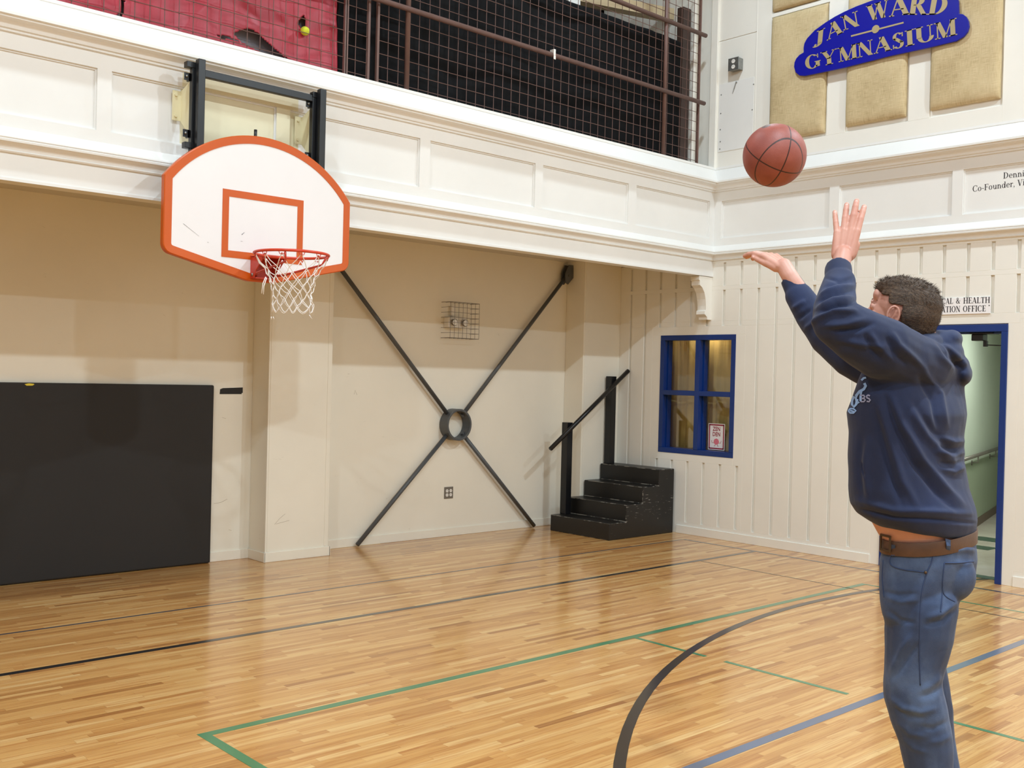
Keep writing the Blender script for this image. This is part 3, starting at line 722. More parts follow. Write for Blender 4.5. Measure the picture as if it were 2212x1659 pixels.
# quad outlet
o = empty('wall_outlet', (6.717, YB, .445), 'grey metal plate with four white sockets low on the back wall', 'electrical outlet')
MB().box(6.659, 6.775, YB-.006, YB-.0005, .386, .506).build('plate', 'plate', o, bevel=.002)
def socket(x, z, par, side='y', y=None):
    if side == 'y':
        s_ = MB().cyl((x, YB-.010, z), (x, YB-.006, z), .0165, 18).build('socket', 'plug', par)
        MB().box(x-.007, x-.004, YB-.0106, YB-.0100, z-.002, z+.008).box(x+.004, x+.007, YB-.0106, YB-.0100, z-.002, z+.008).box(x-.002, x+.002, YB-.0106, YB-.0100, z-.010, z-.006).build('slot', 'ink', s_)
for x in (6.693, 6.741):
    for z in (.424, .466): socket(x, z, o)
# faint scuffs of the walls
MAT['wscuff'] = simple('wall_scuff', (176, 164, 146), .7)
for pts_, y in ((((765, 852), (767, 843), (771, 853)), YB), (((593, 1133), (604, 1120), (616, 1110)), YP), (((596, 1132), (625, 1124)), YP), (((480, 902), (488, 904)), YB), (((494, 1144), (500, 1146)), YB), (((462, 1088), (478, 1085), (491, 1078)), YB)):
    MB().tube([onY(px, py, y-.0005) for px, py in pts_], .0012, 5).build('scuff_mark', 'wscuff', bpy.data.objects['wall_back'])

# ================================================================== fence on the balcony edge
fy = 6.750
fe = empty('mesh_fence', (5.0, fy, 3.915), 'brown welded wire mesh fence with pipe rails along the balcony edge', 'fence')
for z in (4.562, 5.270): MB().tube([(XL+.2, fy-.025, z), (8.775, fy-.025, z)], .0215, 14).build('rail', 'fence', fe, smooth=True)
for x in (-1.5, 1.73, 4.945, 8.155): MB().tube([(x, fy, 3.915), (x, fy, 6.3)], .021, 12).build('post', 'fence', fe, smooth=True)
def panel(x0, x1):
    m = MB(); k = math.ceil(x0/.1016)
    while k*.1016 < x1-.01: x = k*.1016; m.tube([(x, fy+.026, 3.925), (x, fy+.026, 6.3)], .0030, 5, caps=False); k += 1
    z = 3.960
    while z < 6.3: m.tube([(x0, fy+.021, z), (x1, fy+.021, z)], .0030, 5, caps=False); z += .1016
    o = m.build('wire_mesh', 'fence', fe)
    MB().box(x0-.010, x0+.010, fy+.012, fy+.036, 3.915, 6.3).build('edge_bar', 'fence', o)
    MB().box(x1-.010, x1+.010, fy+.012, fy+.036, 3.915, 6.3).build('edge_bar', 'fence', o)
panel(-1.2, 1.95); panel(2.0, 4.372); panel(4.385, 4.585); panel(4.672, 8.735)
q = onY(1198, 124, fy-.05)
MB().box(q.x-.012, q.x+.012, fy-.052, fy+.0, 4.555, 4.61).box(q.x-.010, q.x+.016, fy-.050, fy-.046, 4.52, 4.555).build('clip', 'plug', fe, bevel=.003, label='small white clip on the lower rail')
# ------------------------------------------------------------------ drapes behind the fence
def sheet(x0, x1, z0, z1, y, amp, seed, name, mat, holes=(), step=.02, topfn=None, **kw):
    nx = int((x1-x0)/step); nz = int((z1-z0)/step); vs = []; fs = []; idx = {}
    for i in range(nx+1):
        for j in range(nz+1):
            x = x0+(x1-x0)*i/nx; z = z0+(z1-z0)*j/nz
            n1 = noise.noise(Vector((x*1.6+seed, z*.9, seed)))*amp + noise.noise(Vector((x*6+seed, z*3.2+x*2, 3.1)))*amp*.35
            n1 += amp*.45*abs(noise.noise(Vector((x*2.2-z*3.5, z*2.5+x, seed+9))))
            idx[i, j] = len(vs); vs.append((x, y+n1, z))
    def inside(px, pz, poly):
        c = False; n = len(poly)
        for i in range(n):
            xa, za = poly[i]; xb, zb = poly[i-1]
            if (za > pz) != (zb > pz) and px < (xb-xa)*(pz-za)/(zb-za)+xa: c = not c
        return c
    for i in range(nx):
        for j in range(nz):
            cx = x0+(x1-x0)*(i+.5)/nx; cz = z0+(z1-z0)*(j+.5)/nz
            if any(inside(cx, cz, p) for p in holes): continue
            fs.append((idx[i, j], idx[i+1, j], idx[i+1, j+1], idx[i, j+1]))
    m = MB(); m.v = vs; m.f = fs
    o = m.build(name, mat, smooth=True, **kw)
    s = o.modifiers.new('thickness', 'SOLIDIFY'); s.thickness = .003
    return o
ry = 6.90
def hole(pts): return [(p.x, p.z) for p in (onY(x, y, ry) for x, y in pts)]
H1 = hole([(502, 74), (515, 67), (528, 63), (541, 63), (556, 72), (584, 96), (612, 122), (650, 142), (625, 142), (580, 124), (548, 108), (520, 92)])
H2 = hole([(466, 78), (480, 77), (500, 84), (516, 91), (500, 88), (476, 84)])
H3 = hole([(643, 50), (652, 36), (656, 32), (661, 42), (660, 60), (652, 62)])
H4 = hole([(262, 0), (270, 0), (268, 30), (262, 36), (250, 32), (262, 26)])
red = sheet(-1.2, 4.376, 3.915, 6.2, ry, .05, 4.2, 'vinyl_sheet', 'red', (H1, H2, H3, H4), .0095, label='torn red vinyl sheet hanging behind the balcony fence at left', category='vinyl sheet')
sheet(4.384, 8.60, 3.885, 5.195, 6.90, .045, 1.7, 'drape', 'blackcloth', (), .025, label='black cloth drape hanging behind the balcony fence', category='drape')
MB().box(4.56, 4.70, 7.0, 7.02, 3.87, 6.2).build('fabric_strip', simple('dark_teal_strip', (20, 32, 42), .6), label='dark strip in the gap between the fence panels', category='fabric strip') 
MB().box(2.2, 4.3, 6.99, 7.02, 3.865, 5.1).build('backing_board', 'greyboard', label='dark grey board showing through tears in the red sheet', category='board')
tb = onY(659, 67, 6.865)
tn = MB().ball(tb, .034, 24, 16).build('tennis_ball', 'yellow', smooth=True, label='yellow tennis ball lodged in a tear of the red sheet', category='tennis ball')
cu = MB().tube([tb+Vector((.0343*math.cos(a), -.0343*math.sin(a)*.7-.001, .018*math.sin(2*a)-.022*math.cos(a*.5))).normalized()*0+tb*0+tb+Vector((math.cos(a), -abs(math.sin(a))*.9, .55*math.sin(2*a))).normalized()*.0338 for a in [math.pi*i/20 for i in range(21)]], .0011, 5)
cu.build('seam', 'plug', tn)
# ------------------------------------------------------------------ back of the balcony seen above the drape
struct(MB().box(XL, XR+.17, 10.0, 10.2, 3.86, ZC), 'wall_balcony', 'wall')
MAT['cream2'] = simple('tan_painted_beam', (206, 186, 150), .5)
e = empty('brown_door', (8.35, 8.4, 3.86), 'dark brown door and frame at the end of the balcony', 'door')
MB().box(8.16, 8.90, 8.40, 8.45, 3.862, 5.95).build('door_leaf', 'brownwood', e, bevel=.004)
MB().box(8.08, 8.16, 8.36, 8.50, 3.862, 6.03).box(8.90, 8.96, 8.36, 8.50, 3.862, 6.03).box(8.08, 8.96, 8.36, 8.50, 5.95, 6.03).build('door_frame', 'brownwood', e)
MB().box(8.66, 8.79, 6.94, 7.02, 3.862, 5.60).build('wooden_post', 'brownwood', label='dark brown wooden post behind the right end of the fence', category='post')
MB().box(8.82, 8.89, 6.92, 7.0, 3.862, 5.75).build('pale_post', 'bead', label='pale painted post beside the white wall corner behind the fence', category='post')
MB().prism([(6.9, 7.95, 5.62), (8.95, 7.30, 5.62), (8.95, 7.30, 5.74), (6.9, 7.95, 5.74)], (.03, .12, 0)).build('beam', 'cream2', label='tan painted beam running back behind the fence at top', category='beam')
MB().box(7.25, 7.42, 7.25, 7.40, 3.862, 6.8).build('column', 'white', label='white painted post behind the fence at top', category='post')
MB().box(7.52, 7.95, 8.60, 8.66, 3.862, 6.4).build('wood_panel', 'brownwood', label='brown wood panel behind the fence right of the white post', category='panel')
MB().prism([(7.80, 8.20, 5.86), (8.05, 8.20, 5.86), (8.05, 8.20, 6.5), (7.60, 8.20, 6.5)], (0, .14, 0)).build('duct', 'white', label='pale grey sloping duct above the black drape', category='duct')
# ================================================================== things on the upper right wall
def pillow(y0, y1, z0, z1, label):
    n = 22; m = MB(); xf = XR-.052; vs = []; fs = []
    def edge(t): return 1-(abs(2*t-1))**14
    for i in range(n+1):
        for j in range(n+1):
            # denser near the edges
            u = .5-.5*math.cos(math.pi*i/n); v = .5-.5*math.cos(math.pi*j/n)
            d = .040*(edge(u)*edge(v))**.5
            wob = .0035*noise.noise(Vector((u*7+y0*3, v*9, z0)))
            vs.append((XR-.012-d-wob, y0+(y1-y0)*u+.004*noise.noise(Vector((v*6, y0, u*3))), z0+(z1-z0)*v+.004*noise.noise(Vector((u*6, z0, v*3)))))
    for i in range(n):
        for j in range(n):
            a = i*(n+1)+j; fs.append((a, a+1, a+n+2, a+n+1))
    m.v = vs; m.f = fs
    e = empty('acoustic_panel', (XR, (y0+y1)/2, z0), label, 'acoustic panel', 'burlap acoustic panels on the upper right wall')
    o = m.build('fabric_face', 'burlap', e, smooth=True)
    MB().box(XR-.016, XR+.008, y0+.003, y1-.003, z0+.003, z1-.003).build('backing', 'burlap', e)
pillow(5.412, 6.036, 4.085, 5.335, 'tan burlap panel nearest the fence, just behind the left end of the blue sign')
pillow(4.592, 5.190, 4.102, 5.335, 'tan burlap panel behind the middle of the blue sign')
pillow(3.752, 4.366, 4.115, 5.335, 'tan burlap panel behind the right end of the blue sign')
pillow(5.412, 6.036, 5.395, 6.6, 'tan burlap panel cut by the top of the photo, above the one nearest the fence')
# access plate, outlet box
pl = empty('access_panel', (XR-.004, 6.45, 4.45), 'white screwed access panel beside the fence on the upper right wall', 'access panel')
MB().box(XR-.005, XR-.0005, 6.245, 6.678, 4.075, 4.790).build('cover', 'white', pl, bevel=.001)
scr = [(1558, 205), (1628, 182), (1625, 237), (1557, 245), (1556, 280), (1556, 306), (1627, 300), (1555, 322)]
for s_ in scr:
    q = onX(*s_, XR-.006); MB().cyl((XR-.008, q.y, q.z), (XR-.005, q.y, q.z), .006, 8).build('screw', 'steel', pl)
q = onX(1591, 178, XR-.006)
MB().tube([(XR-.014, q.y, q.z), (XR-.012, q.y+.02, q.z-.06), (XR-.010, q.y+.045, q.z-.11), (XR-.010, q.y+.03, q.z-.06), (XR-.014, q.y+.004, q.z)], .0018, 6).ball((XR-.01, q.y, q.z), .009, 8, 6).build('wire_loop', 'steel', pl)
ob = empty('outlet_box', (XR-.05, 6.45, 4.94), 'galvanised metal box with two sockets on the upper right wall', 'electrical outlet')
MB().box(XR-.078, XR-.0005, 6.388, 6.512, 4.885, 5.005).build('box', 'steel', ob, bevel=.004)
MB().box(XR-.084, XR-.078, 6.384, 6.516, 4.880, 5.010).build('cover', 'steel', ob, bevel=.003)
for z in (4.915, 4.972):
    s_ = MB().cyl((XR-.088, 6.45, z), (XR-.084, 6.45, z), .021, 18).build('socket', 'plug', ob)
    MB().box(XR-.0888, XR-.088, 6.441, 6.444, z-.002, z+.010).box(XR-.0888, XR-.088, 6.456, 6.459, z-.002, z+.010).build('slot', 'ink', s_)

# ================================================================== serif lettering built from strokes
def ell(cx, cy, rx, ry, a0, a1, tv, th, n=16):
    """arc of an ellipse, thickness tv at the sides and th at top/bottom"""
    out = []; P = []
    for i in range(n+1):
        a = math.radians(a0+(a1-a0)*i/n); c, s = math.cos(a), math.sin(a)
        P.append(((cx+rx*c, cy+ry*s), (cx+(rx-tv)*c, cy+(ry-th)*s)))
    for i in range(n): out.append([P[i][0], P[i+1][0], P[i+1][1], P[i][1]])
    return out
def bar(x0, y0, x1, y1, w): return [[(x0-w/2, y0), (x0+w/2, y0), (x1+w/2, y1), (x1-w/2, y1)]]
def hb(x0, x1, y, h): return [[(x0, y), (x1, y), (x1, y+h), (x0, y+h)]]
def glyph(ch, B, T):
    """B thick stroke, T thin stroke; returns (polygons, advance) in cap heights"""
    s = T*1.0; sw = B/2+.09
    def stem(x, w=B, y0=0, y1=1, top=True, bot=True):
        r = bar(x, y0, x, y1, w)
        if bot: r += hb(x-w/2-.09, x+w/2+.09, y0, s)
        if top: r += hb(x-w/2-.09, x+w/2+.09, y1-s, s)
        return r
    if ch == 'I': return stem(.20), .40
    if ch == 'J': return bar(.30, .12, .30, 1, B)+hb(.30-B/2-.09, .30+B/2+.09, 1-s, s)+ell(.15, .14, .15+B/2, .20, -150, 0, B, T)+ell(.07, .10, .065, .065, 0, 360, .065, .065), .50
    if ch == 'A': return bar(.08, 0, .42, 1, T)+bar(.72, 0, .40, 1, B*1.05)+hb(.20, .62, .30, T)+hb(-.02, .20, 0, s)+hb(.55, .90, 0, s), .88
    if ch == 'N': return bar(.14, 0, .14, 1, T)+bar(.76, 0, .14, 1, B*1.1)+bar(.76, 0, .76, 1, T)+hb(0, .28, 0, s)+hb(-.02, .20, 1-s, s)+hb(.62, .90, 1-s, s), .92
    if ch == 'W': return bar(.34, 0, .12, 1, B)+bar(.34, 0, .56, 1, T)+bar(.80, 0, .56, 1, B)+bar(.80, 0, 1.04, 1, T)+hb(-.04, .30, 1-s, s)+hb(.40, .74, 1-s, s)+hb(.92, 1.16, 1-s, s), 1.16
    if ch == 'R': return stem(.20)+ell(.34, .74, .34, .26, -90, 90, B, T)+hb(.20, .36, 1-T, T)+hb(.20, .36, .48, T)+bar(.72, 0, .42, .50, B)+hb(.62, .88, 0, s), .88
    if ch == 'D': return stem(.20)+ell(.30, .5, .52, .5, -90, 90, B, T)+hb(.2, .32, 0, T)+hb(.2, .32, 1-T, T), .90
    if ch == 'G': return ell(.46, .5, .44, .52, 50, 320, B, T)+bar(.78, .08, .78, .42, B)+hb(.60, .96, .42, s)+bar(.80, .70, .80, .98, T)+hb(.70, .80, .84, T), .98
    if ch == 'C': return ell(.46, .5, .44, .52, 48, 312, B, T)+bar(.78, .68, .78, .98, T)+bar(.76, .08, .80, .26, T), .88
    if ch == 'O': return ell(.46, .5, .44, .52, 0, 360, B, T, 28), .94
    if ch == 'Y': return bar(.42, 0, .42, .48, B)+bar(.42, .42, .14, 1, B)+bar(.42, .42, .74, 1, T)+hb(.42-sw, .42+sw, 0, s)+hb(-.04, .34, 1-s, s)+hb(.60, .88, 1-s, s), .84
    if ch == 'M': return bar(.14, 0, .14, 1, T)+bar(.52, 0, .18, 1, B)+bar(.52, 0, .86, 1, T)+bar(.90, 0, .90, 1, B)+hb(0, .28, 0, s)+hb(-.02, .24, 1-s, s)+hb(.90-sw, .90+sw, 0, s)+hb(.80, .90+sw, 1-s, s), 1.10
    if ch == 'S': return ell(.32, .75, .28, .26, 30, 235, B*.8, T)+ell(.32, .26, .30, .27, -150, 60, B*.8, T)+bar(.50, .34, .16, .68, B*1.1)+bar(.56, .72, .56, .98, T)+bar(.06, .02, .06, .28, T), .66
    if ch == 'U': return bar(.18, .30, .18, 1, B)+bar(.72, .30, .72, 1, T)+ell(.45+(B-T)/4-.0, .32, .27+B/2, .34, 180, 360, B*.9, T)+hb(.18-sw, .18+sw, 1-s, s)+hb(.58, .86, 1-s, s), .90
    if ch == 'H': return stem(.20)+stem(.78)+hb(.2, .78, .48, T), .98
    if ch == 'E': return stem(.20)+hb(.2, .68, 0, T)+hb(.2, .66, 1-T, T)+hb(.2, .52, .48, T)+bar(.68, 0, .68, .24, T)+bar(.66, .78, .66, 1, T)+bar(.52, .38, .52, .62, T), .76
    if ch == 'F': return stem(.20)+hb(.2, .66, 1-T, T)+hb(.2, .50, .48, T)+bar(.66, .76, .66, 1, T)+bar(.50, .38, .50, .62, T), .72
    if ch == 'L': return stem(.20)+hb(.2, .66, 0, T)+bar(.66, 0, .66, .26, T), .74
    if ch == 'T': return bar(.40, 0, .40, 1, B)+hb(.40-sw, .40+sw, 0, s)+hb(.02, .78, 1-T, T)+bar(.04, .76, .04, 1, T)+bar(.76, .76, .76, 1, T), .80
    if ch == 'V': return bar(.42, 0, .14, 1, B)+bar(.42, 0, .72, 1, T)+hb(-.02, .32, 1-s, s)+hb(.58, .86, 1-s, s), .84
    if ch == '&': return ell(.36, .76, .20, .24, 0, 360, B*.7, T)+ell(.34, .28, .30, .28, 60, 330, B, T)+bar(.78, 0, .26, .66, B)+bar(.60, .16, .80, .50, T)+hb(.70, .92, .5-T, T), .98
    if ch == '-': return hb(.04, .34, .30, T*1.8), .38
    if ch == ',': return ell(.12, .06, .07, .07, 0, 360, .07, .07)+bar(.10, -.18, .16, .04, T*1.2), .26
    if ch == "`": return bar(.16, .74, .06, .94, T*2), .3
    if ch == ' ': return [], .36
    x = .66    # lower case, x-height .66
    if ch == 'e': return ell(.30, x/2, .28, x/2+.02, 0, 320, B*.85, T)+hb(.06, .56, x/2, T), .60
    if ch == 'o': return ell(.32, x/2, .30, x/2+.02, 0, 360, B*.85, T, 24), .66
    if ch == 'n': return bar(.16, 0, .16, x, B*.85)+hb(.02, .30, 0, s)+hb(.02, .16, x-s, s)+ell(.34, .38, .22+B*.1, .30, 0, 150, B*.85, T)+bar(.54, 0, .54, .40, B*.85)+hb(.42, .68, 0, s), .72
    if ch == 'i': return bar(.16, 0, .16, x, B*.85)+hb(.02, .30, 0, s)+hb(.02, .16, x-s, s)+ell(.16, .88, .075, .075, 0, 360, .075, .075), .34
    if ch == 'u': return bar(.16, .25, .16, x, B*.85)+hb(.02, .16, x-s, s)+ell(.36, .26, .22+B*.1, .28, 190, 360, B*.85, T)+bar(.54, 0, .54, x, B*.85)+hb(.42, .54, x-s, s)+hb(.54, .68, 0, s), .72
    if ch == 'd': return ell(.30, x/2, .28, x/2+.02, 0, 360, B*.85, T)+bar(.54, 0, .54, 1.02, B*.85)+hb(.40, .54, 1.02-s, s)+hb(.54, .68, 0, s), .72
    if ch == 'r': return bar(.16, 0, .16, x, B*.85)+hb(.02, .30, 0, s)+hb(.02, .16, x-s, s)+ell(.36, .44, .20, .22, 60, 170, B*.5, T*1.5)+ell(.44, .58, .06, .06, 0, 360, .06, .06), .52
    raise KeyError(ch)
def quadmap(bl, br, tl, tr, u, v):
    a = Vector(bl).lerp(Vector(br), u); b_ = Vector(tl).lerp(Vector(tr), u); return a.lerp(b_, v)
def letters(mb, text, P0, P1, capv, B, T, nrm, th, squeeze=1.0):
    """set a line of text between 3-D points P0, P1 with cap height vector capv"""
    adv = [glyph(c, B, T)[1] for c in text]; tot = sum(adv)+.04*len(text); d = P1-P0; x = 0
    for c, a in zip(text, adv):
        for poly in glyph(c, B, T)[0]:
            pts = [P0+d*((x+px)/tot)+capv*py for px, py in poly]
            mb.prism(pts, nrm*th)
        x += a+.04
# ------------------------------------------------------------------ gym name sign
SXP = XR-.082
sg = empty('name_sign', (XR-.05, 4.9, 4.6), 'royal blue scalloped sign with gold serif lettering on the burlap panels', 'sign')
oz = [(145, 600), (150, 560), (165, 525), (195, 492), (232, 470), (231, 430), (238, 390), (262, 345), (330, 272), (430, 200), (510, 150), (600, 103), (700, 58), (850, 2), (1000, -40), (1150, -68), (1300, -82), (1430, -82), (1540, -62), (1600, -30), (1622, 5), (1625, 123), (1660, 126), (1692, 150), (1712, 190), (1717, 235), (1704, 285), (1668, 330), (1600, 370), (1400, 418), (1000, 505), (600, 607), (300, 670), (240, 682), (195, 678), (160, 650)]
def zp(x, y): return onX(1680+x/4.158, y/4.158, SXP)
MB().prism([zp(x, y) for x, y in oz], (.022, 0, 0)).build('sign_board', 'signblue', sg, bevel=.003)
lt = MB(); nx = Vector((-.002, 0, 0)); BB, TT = .24, .055
def gl(ch, bl, br, tl, tr):
    polys, adv = glyph(ch, BB, TT); a_, b_, c_, d_ = zp(*bl), zp(*br), zp(*tl), zp(*tr)
    for poly in polys: lt.prism([quadmap(a_, b_, c_, d_, px/adv, py) for px, py in poly], nx)
gl('J', (325, 425), (412, 388), (338, 288), (425, 250)); gl('A', (445, 365), (590, 290), (428, 232), (572, 160))
gl('N', (590, 275), (742, 228), (566, 150), (720, 95)); gl('W', (818, 188), (1010, 145), (800, 55), (1000, -10))
gl('A', (1005, 152), (1190, 126), (1000, -20), (1180, -45)); gl('R', (1170, 133), (1345, 133), (1195, -40), (1365, -45)); gl('D', (1345, 133), (1520, 128), (1375, -45), (1560, -45))
def gy(ch, x0, x1):
    yb = lambda x: 618-(x-300)*.2335; h = lambda x: 122+(x-300)*.022
    gl(ch, (x0, yb(x0)), (x1, yb(x1)), (x0-8, yb(x0)-h(x0)), (x1-8, yb(x1)-h(x1)))
for ch, x0, x1 in zip('GYMNASIUM', (248, 398, 548, 718, 868, 1032, 1152, 1240, 1414), (392, 532, 722, 862, 1024, 1142, 1228, 1408, 1612)): gy(ch, x0, x1)
ln = [zp(*q) for q in ((658, 318), (1130, 196), (1132, 210), (660, 332))]
lt.prism(ln, nx)
cc = zp(880, 262); lt.prism([Vector((SXP, cc.y+.037*math.cos(2*math.pi*i/28), cc.z+.037*math.sin(2*math.pi*i/28))) for i in range(28)], nx*1.5)
lt.build('sign_lettering', 'signgold', sg, label='dull gold serif lettering')
# ------------------------------------------------------------------ office sign above the door
osg = empty('office_sign', (XR-.01, 4.3, 2.29), 'white plastic sign with black capitals over the blue doorway', 'sign')
tr_ = onX(2140, 641, XR-.012); br_ = onX(2140, 676, XR-.012)
MB().box(XR-.012, XR-.001, tr_.y, 4.62, 2.292, 2.434).build('sign_board', 'signwhite', osg, bevel=.001)
def zq(x, y): return onX(2000+x/6.91, 560+y/6.91, XR-.012)
hh = (zq(950, 562)-zq(950, 653)).z
for w_, a_, b_ in (('CAL', (235, 673), (410, 665)), ('&', (448, 664), (520, 662)), ('HEALTH', (558, 662), (960, 652)), ('ATION', (232, 795), (515, 786)), ('OFFICE', (552, 785), (900, 778))):
    lt2 = MB(); letters(lt2, w_, zq(*a_), zq(*b_), Vector((0, 0, hh)), .19 if w_ != '&' else .17, .06, nx*.3, 1)
    lt2.build('sign_lettering', 'ink', osg, label='black serif capitals')
q = zq(945, 690); MB().box(XR-.0128, XR-.012, q.y-.004, q.y+.004, q.z-.005, q.z+.005).build('ink_mark', 'ink', osg)
# ------------------------------------------------------------------ name lettered on the band at the right edge
def zn(x, y): return onX(2000+x/6.382, 300+y/6.382, XR+.024)
nm = MB(); hh = (zn(1085, 465)-zn(1090, 548)).z
letters(nm, 'Denni', zn(1066, 549), zn(1362, 514), Vector((0, 0, hh)), .16, .05, nx*.4, 1)
letters(nm, 'Co-Founder,', zn(643, 730), zn(1232, 655), Vector((0, 0, hh)), .16, .05, nx*.4, 1)
letters(nm, 'Vi', zn(1262, 650), zn(1368, 637), Vector((0, 0, hh)), .16, .05, nx*.4, 1)
nm.build('panel_lettering', 'ink', bpy.data.objects['trim_8'], label='black serif name lettered on the band panel')
# ------------------------------------------------------------------ poster on the window
po = empty('poster', (XR+.115, 6.68, .93), 'small white poster with dark red border taped inside the lower right window pane', 'poster')
PX = XR+.112; y1p, y0p, z0p, z1p = onX(1530, 942, PX).y, onX(1565.5, 942, PX).y, onX(1530, 970.5, PX).z, onX(1531, 914, PX).z
MB().box(PX, PX+.001, y0p, y1p, z0p, z1p).build('sheet', 'signwhite', po)
bd = MB(); t = .014; e_ = .008
for q in ((y0p+e_, y1p-e_, z1p-e_-t, z1p-e_), (y0p+e_, y1p-e_, z0p+e_, z0p+e_+t), (y0p+e_, y0p+e_+t, z0p+e_, z1p-e_), (y1p-e_-t, y1p-e_, z0p+e_, z1p-e_)): bd.box(PX-.0006, PX, *q)
bd.build('border', 'maroon', po)
yc = (y0p+y1p)/2
def deftext(body, y, z, size, mat, par, name):
    c = bpy.data.curves.new('t', 'FONT'); c.body = body; c.size = size; c.align_x = 'CENTER'; c.extrude = .0003; c.offset = .0012
    o = bpy.data.objects.new('t', c); COL.objects.link(o); dg = bpy.context.evaluated_depsgraph_get()
    me = bpy.data.meshes.new_from_object(o.evaluated_get(dg)); bpy.data.objects.remove(o)
    vs = [(PX-.0008+v.co.z, y-v.co.x*.82, z+v.co.y) for v in me.vertices]; fs = [tuple(p.vertices) for p in me.polygons]
    m = MB(); m.v = vs; m.f = fs; return m.build(name, mat, par)
deftext('ZEN', yc, z1p-.078, .062, 'maroon', po, 'title_line'); deftext('DEN', yc, z1p-.134, .062, 'maroon', po, 'title_line')
cr = MB(); zc_ = z0p+.088
cr.prism([(PX-.0006, yc+(.034+.002*math.sin(9*a))*math.cos(a), zc_+(.033+.002*math.sin(9*a))*math.sin(a)) for a in [2*math.pi*i/40 for i in range(40)]], (.0005, 0, 0))
cr.build('printed_blob', 'pink', po)
for s_ in (-1, 1):
    lm = MB(); lm.tube([(PX-.0006, yc+s_*.033, zc_-.01), (PX-.0006, yc+s_*.055, zc_-.014), (PX-.0006, yc+s_*.062, zc_+.012)], .0022, 5)
    lm.build('printed_arm', 'maroon', po); lm = MB(); lm.tube([(PX-.0006, yc+s_*.014, zc_-.03), (PX-.0006, yc+s_*.014, zc_-.044), (PX-.0006, yc+s_*.030, zc_-.046)], .0022, 5)
    lm.build('printed_leg', 'maroon', po)
# ================================================================== the man
DM = 3.25
XH, YH, ZH = Vector((1, 0, 0)), Vector((0, 1, 0)), Vector((0, 0, 1))
def skinmat():
    t = NT('skin'); v = t.obj()
    n = t.noise(v, 9, 5); n2 = t.noise(v, 60, 3)
    c = t.ramp(n, [(.3, sl((192, 136, 118))), (.5, sl((202, 150, 132))), (.7, sl((210, 162, 146)))])
    c = t.mix(t.math('MULTIPLY', n2, .18), c, sl((190, 108, 92)))
    t.l(c, t.b.inputs['Base Color']); t.b.inputs['Roughness'].default_value = .5
    t.b.inputs['Subsurface Weight'].default_value = .12; t.b.inputs['Subsurface Radius'].default_value = (.012, .005, .003); t.b.inputs['Subsurface Scale'].default_value = .6
    t.bump(t.noise(v, 220, 3), .12, .0012); return t.m
MAT['skin'] = skinmat()
def clothmat(name, cols, rough, sc, weave, bump):
    t = NT(name); v = t.obj()
    n = t.noise(v, sc, 5, .6)
    c = t.ramp(n, [(.3, sl(cols[0])), (.5, sl(cols[1])), (.7, sl(cols[2]))])
    f = t.noise(v, weave, 2); c = t.mix(t.math('MULTIPLY', f, .25), c, sl(cols[3]))
    t.l(c, t.b.inputs['Base Color']); t.b.inputs['Roughness'].default_value = rough
    t.b.inputs['Sheen Weight'].default_value = .08; t.b.inputs['Sheen Roughness'].default_value = .5
    t.bump(f, bump, .0015); return t.m
MAT['hoodie'] = clothmat('navy_fleece', ((18, 30, 62), (22, 36, 72), (26, 42, 82), (14, 20, 42)), .85, 4, 500, .35)
MAT['jeans'] = clothmat('blue_denim', ((40, 56, 88), (54, 72, 106), (84, 104, 138), (34, 46, 72)), .8, 6, 420, .5)
MAT['seam'] = simple('dark_denim_seam', (44, 60, 94), .8, var=.1)
MAT['belt'] = simple('brown_leather', (86, 58, 42), .5, var=.15, vscale=20, bump=.2, bscale=120)
MAT['buckle'] = simple('dark_brass', (92, 74, 58), .4, .6)
MAT['print'] = simple('light_blue_print', (140, 178, 232), .6, var=.02)
MAT['print2'] = simple('grey_lilac_print', (136, 142, 176), .6, var=.02)
MAT['shoe'] = simple('dark_grey_sneaker', (54, 56, 62), .7, var=.1)
MAT['sole'] = simple('white_rubber_sole', (222, 220, 214), .6)
MAT['eye'] = simple('eye_white', (228, 222, 216), .25, var=.01, coat=.5)
MAT['iris'] = simple('dark_iris', (48, 40, 36), .2, var=.01, coat=.8)
def hairmat():
    t = NT('short_brown_hair'); v = t.obj()
    n = t.noise(t.mapping(v, (60, 18, 60)), 4, 5, .7); b_ = t.noise(v, 12, 4)
    c = t.ramp(n, [(.3, sl((42, 29, 20))), (.5, sl((74, 55, 40))), (.72, sl((120, 96, 72)))])
    c = t.mix(t.math('MULTIPLY', b_, .4), c, sl((60, 46, 36)))
    t.l(c, t.b.inputs['Base Color']); t.b.inputs['Roughness'].default_value = .6; t.bump(n, .9, .004); return t.m
MAT['hair'] = hairmat()

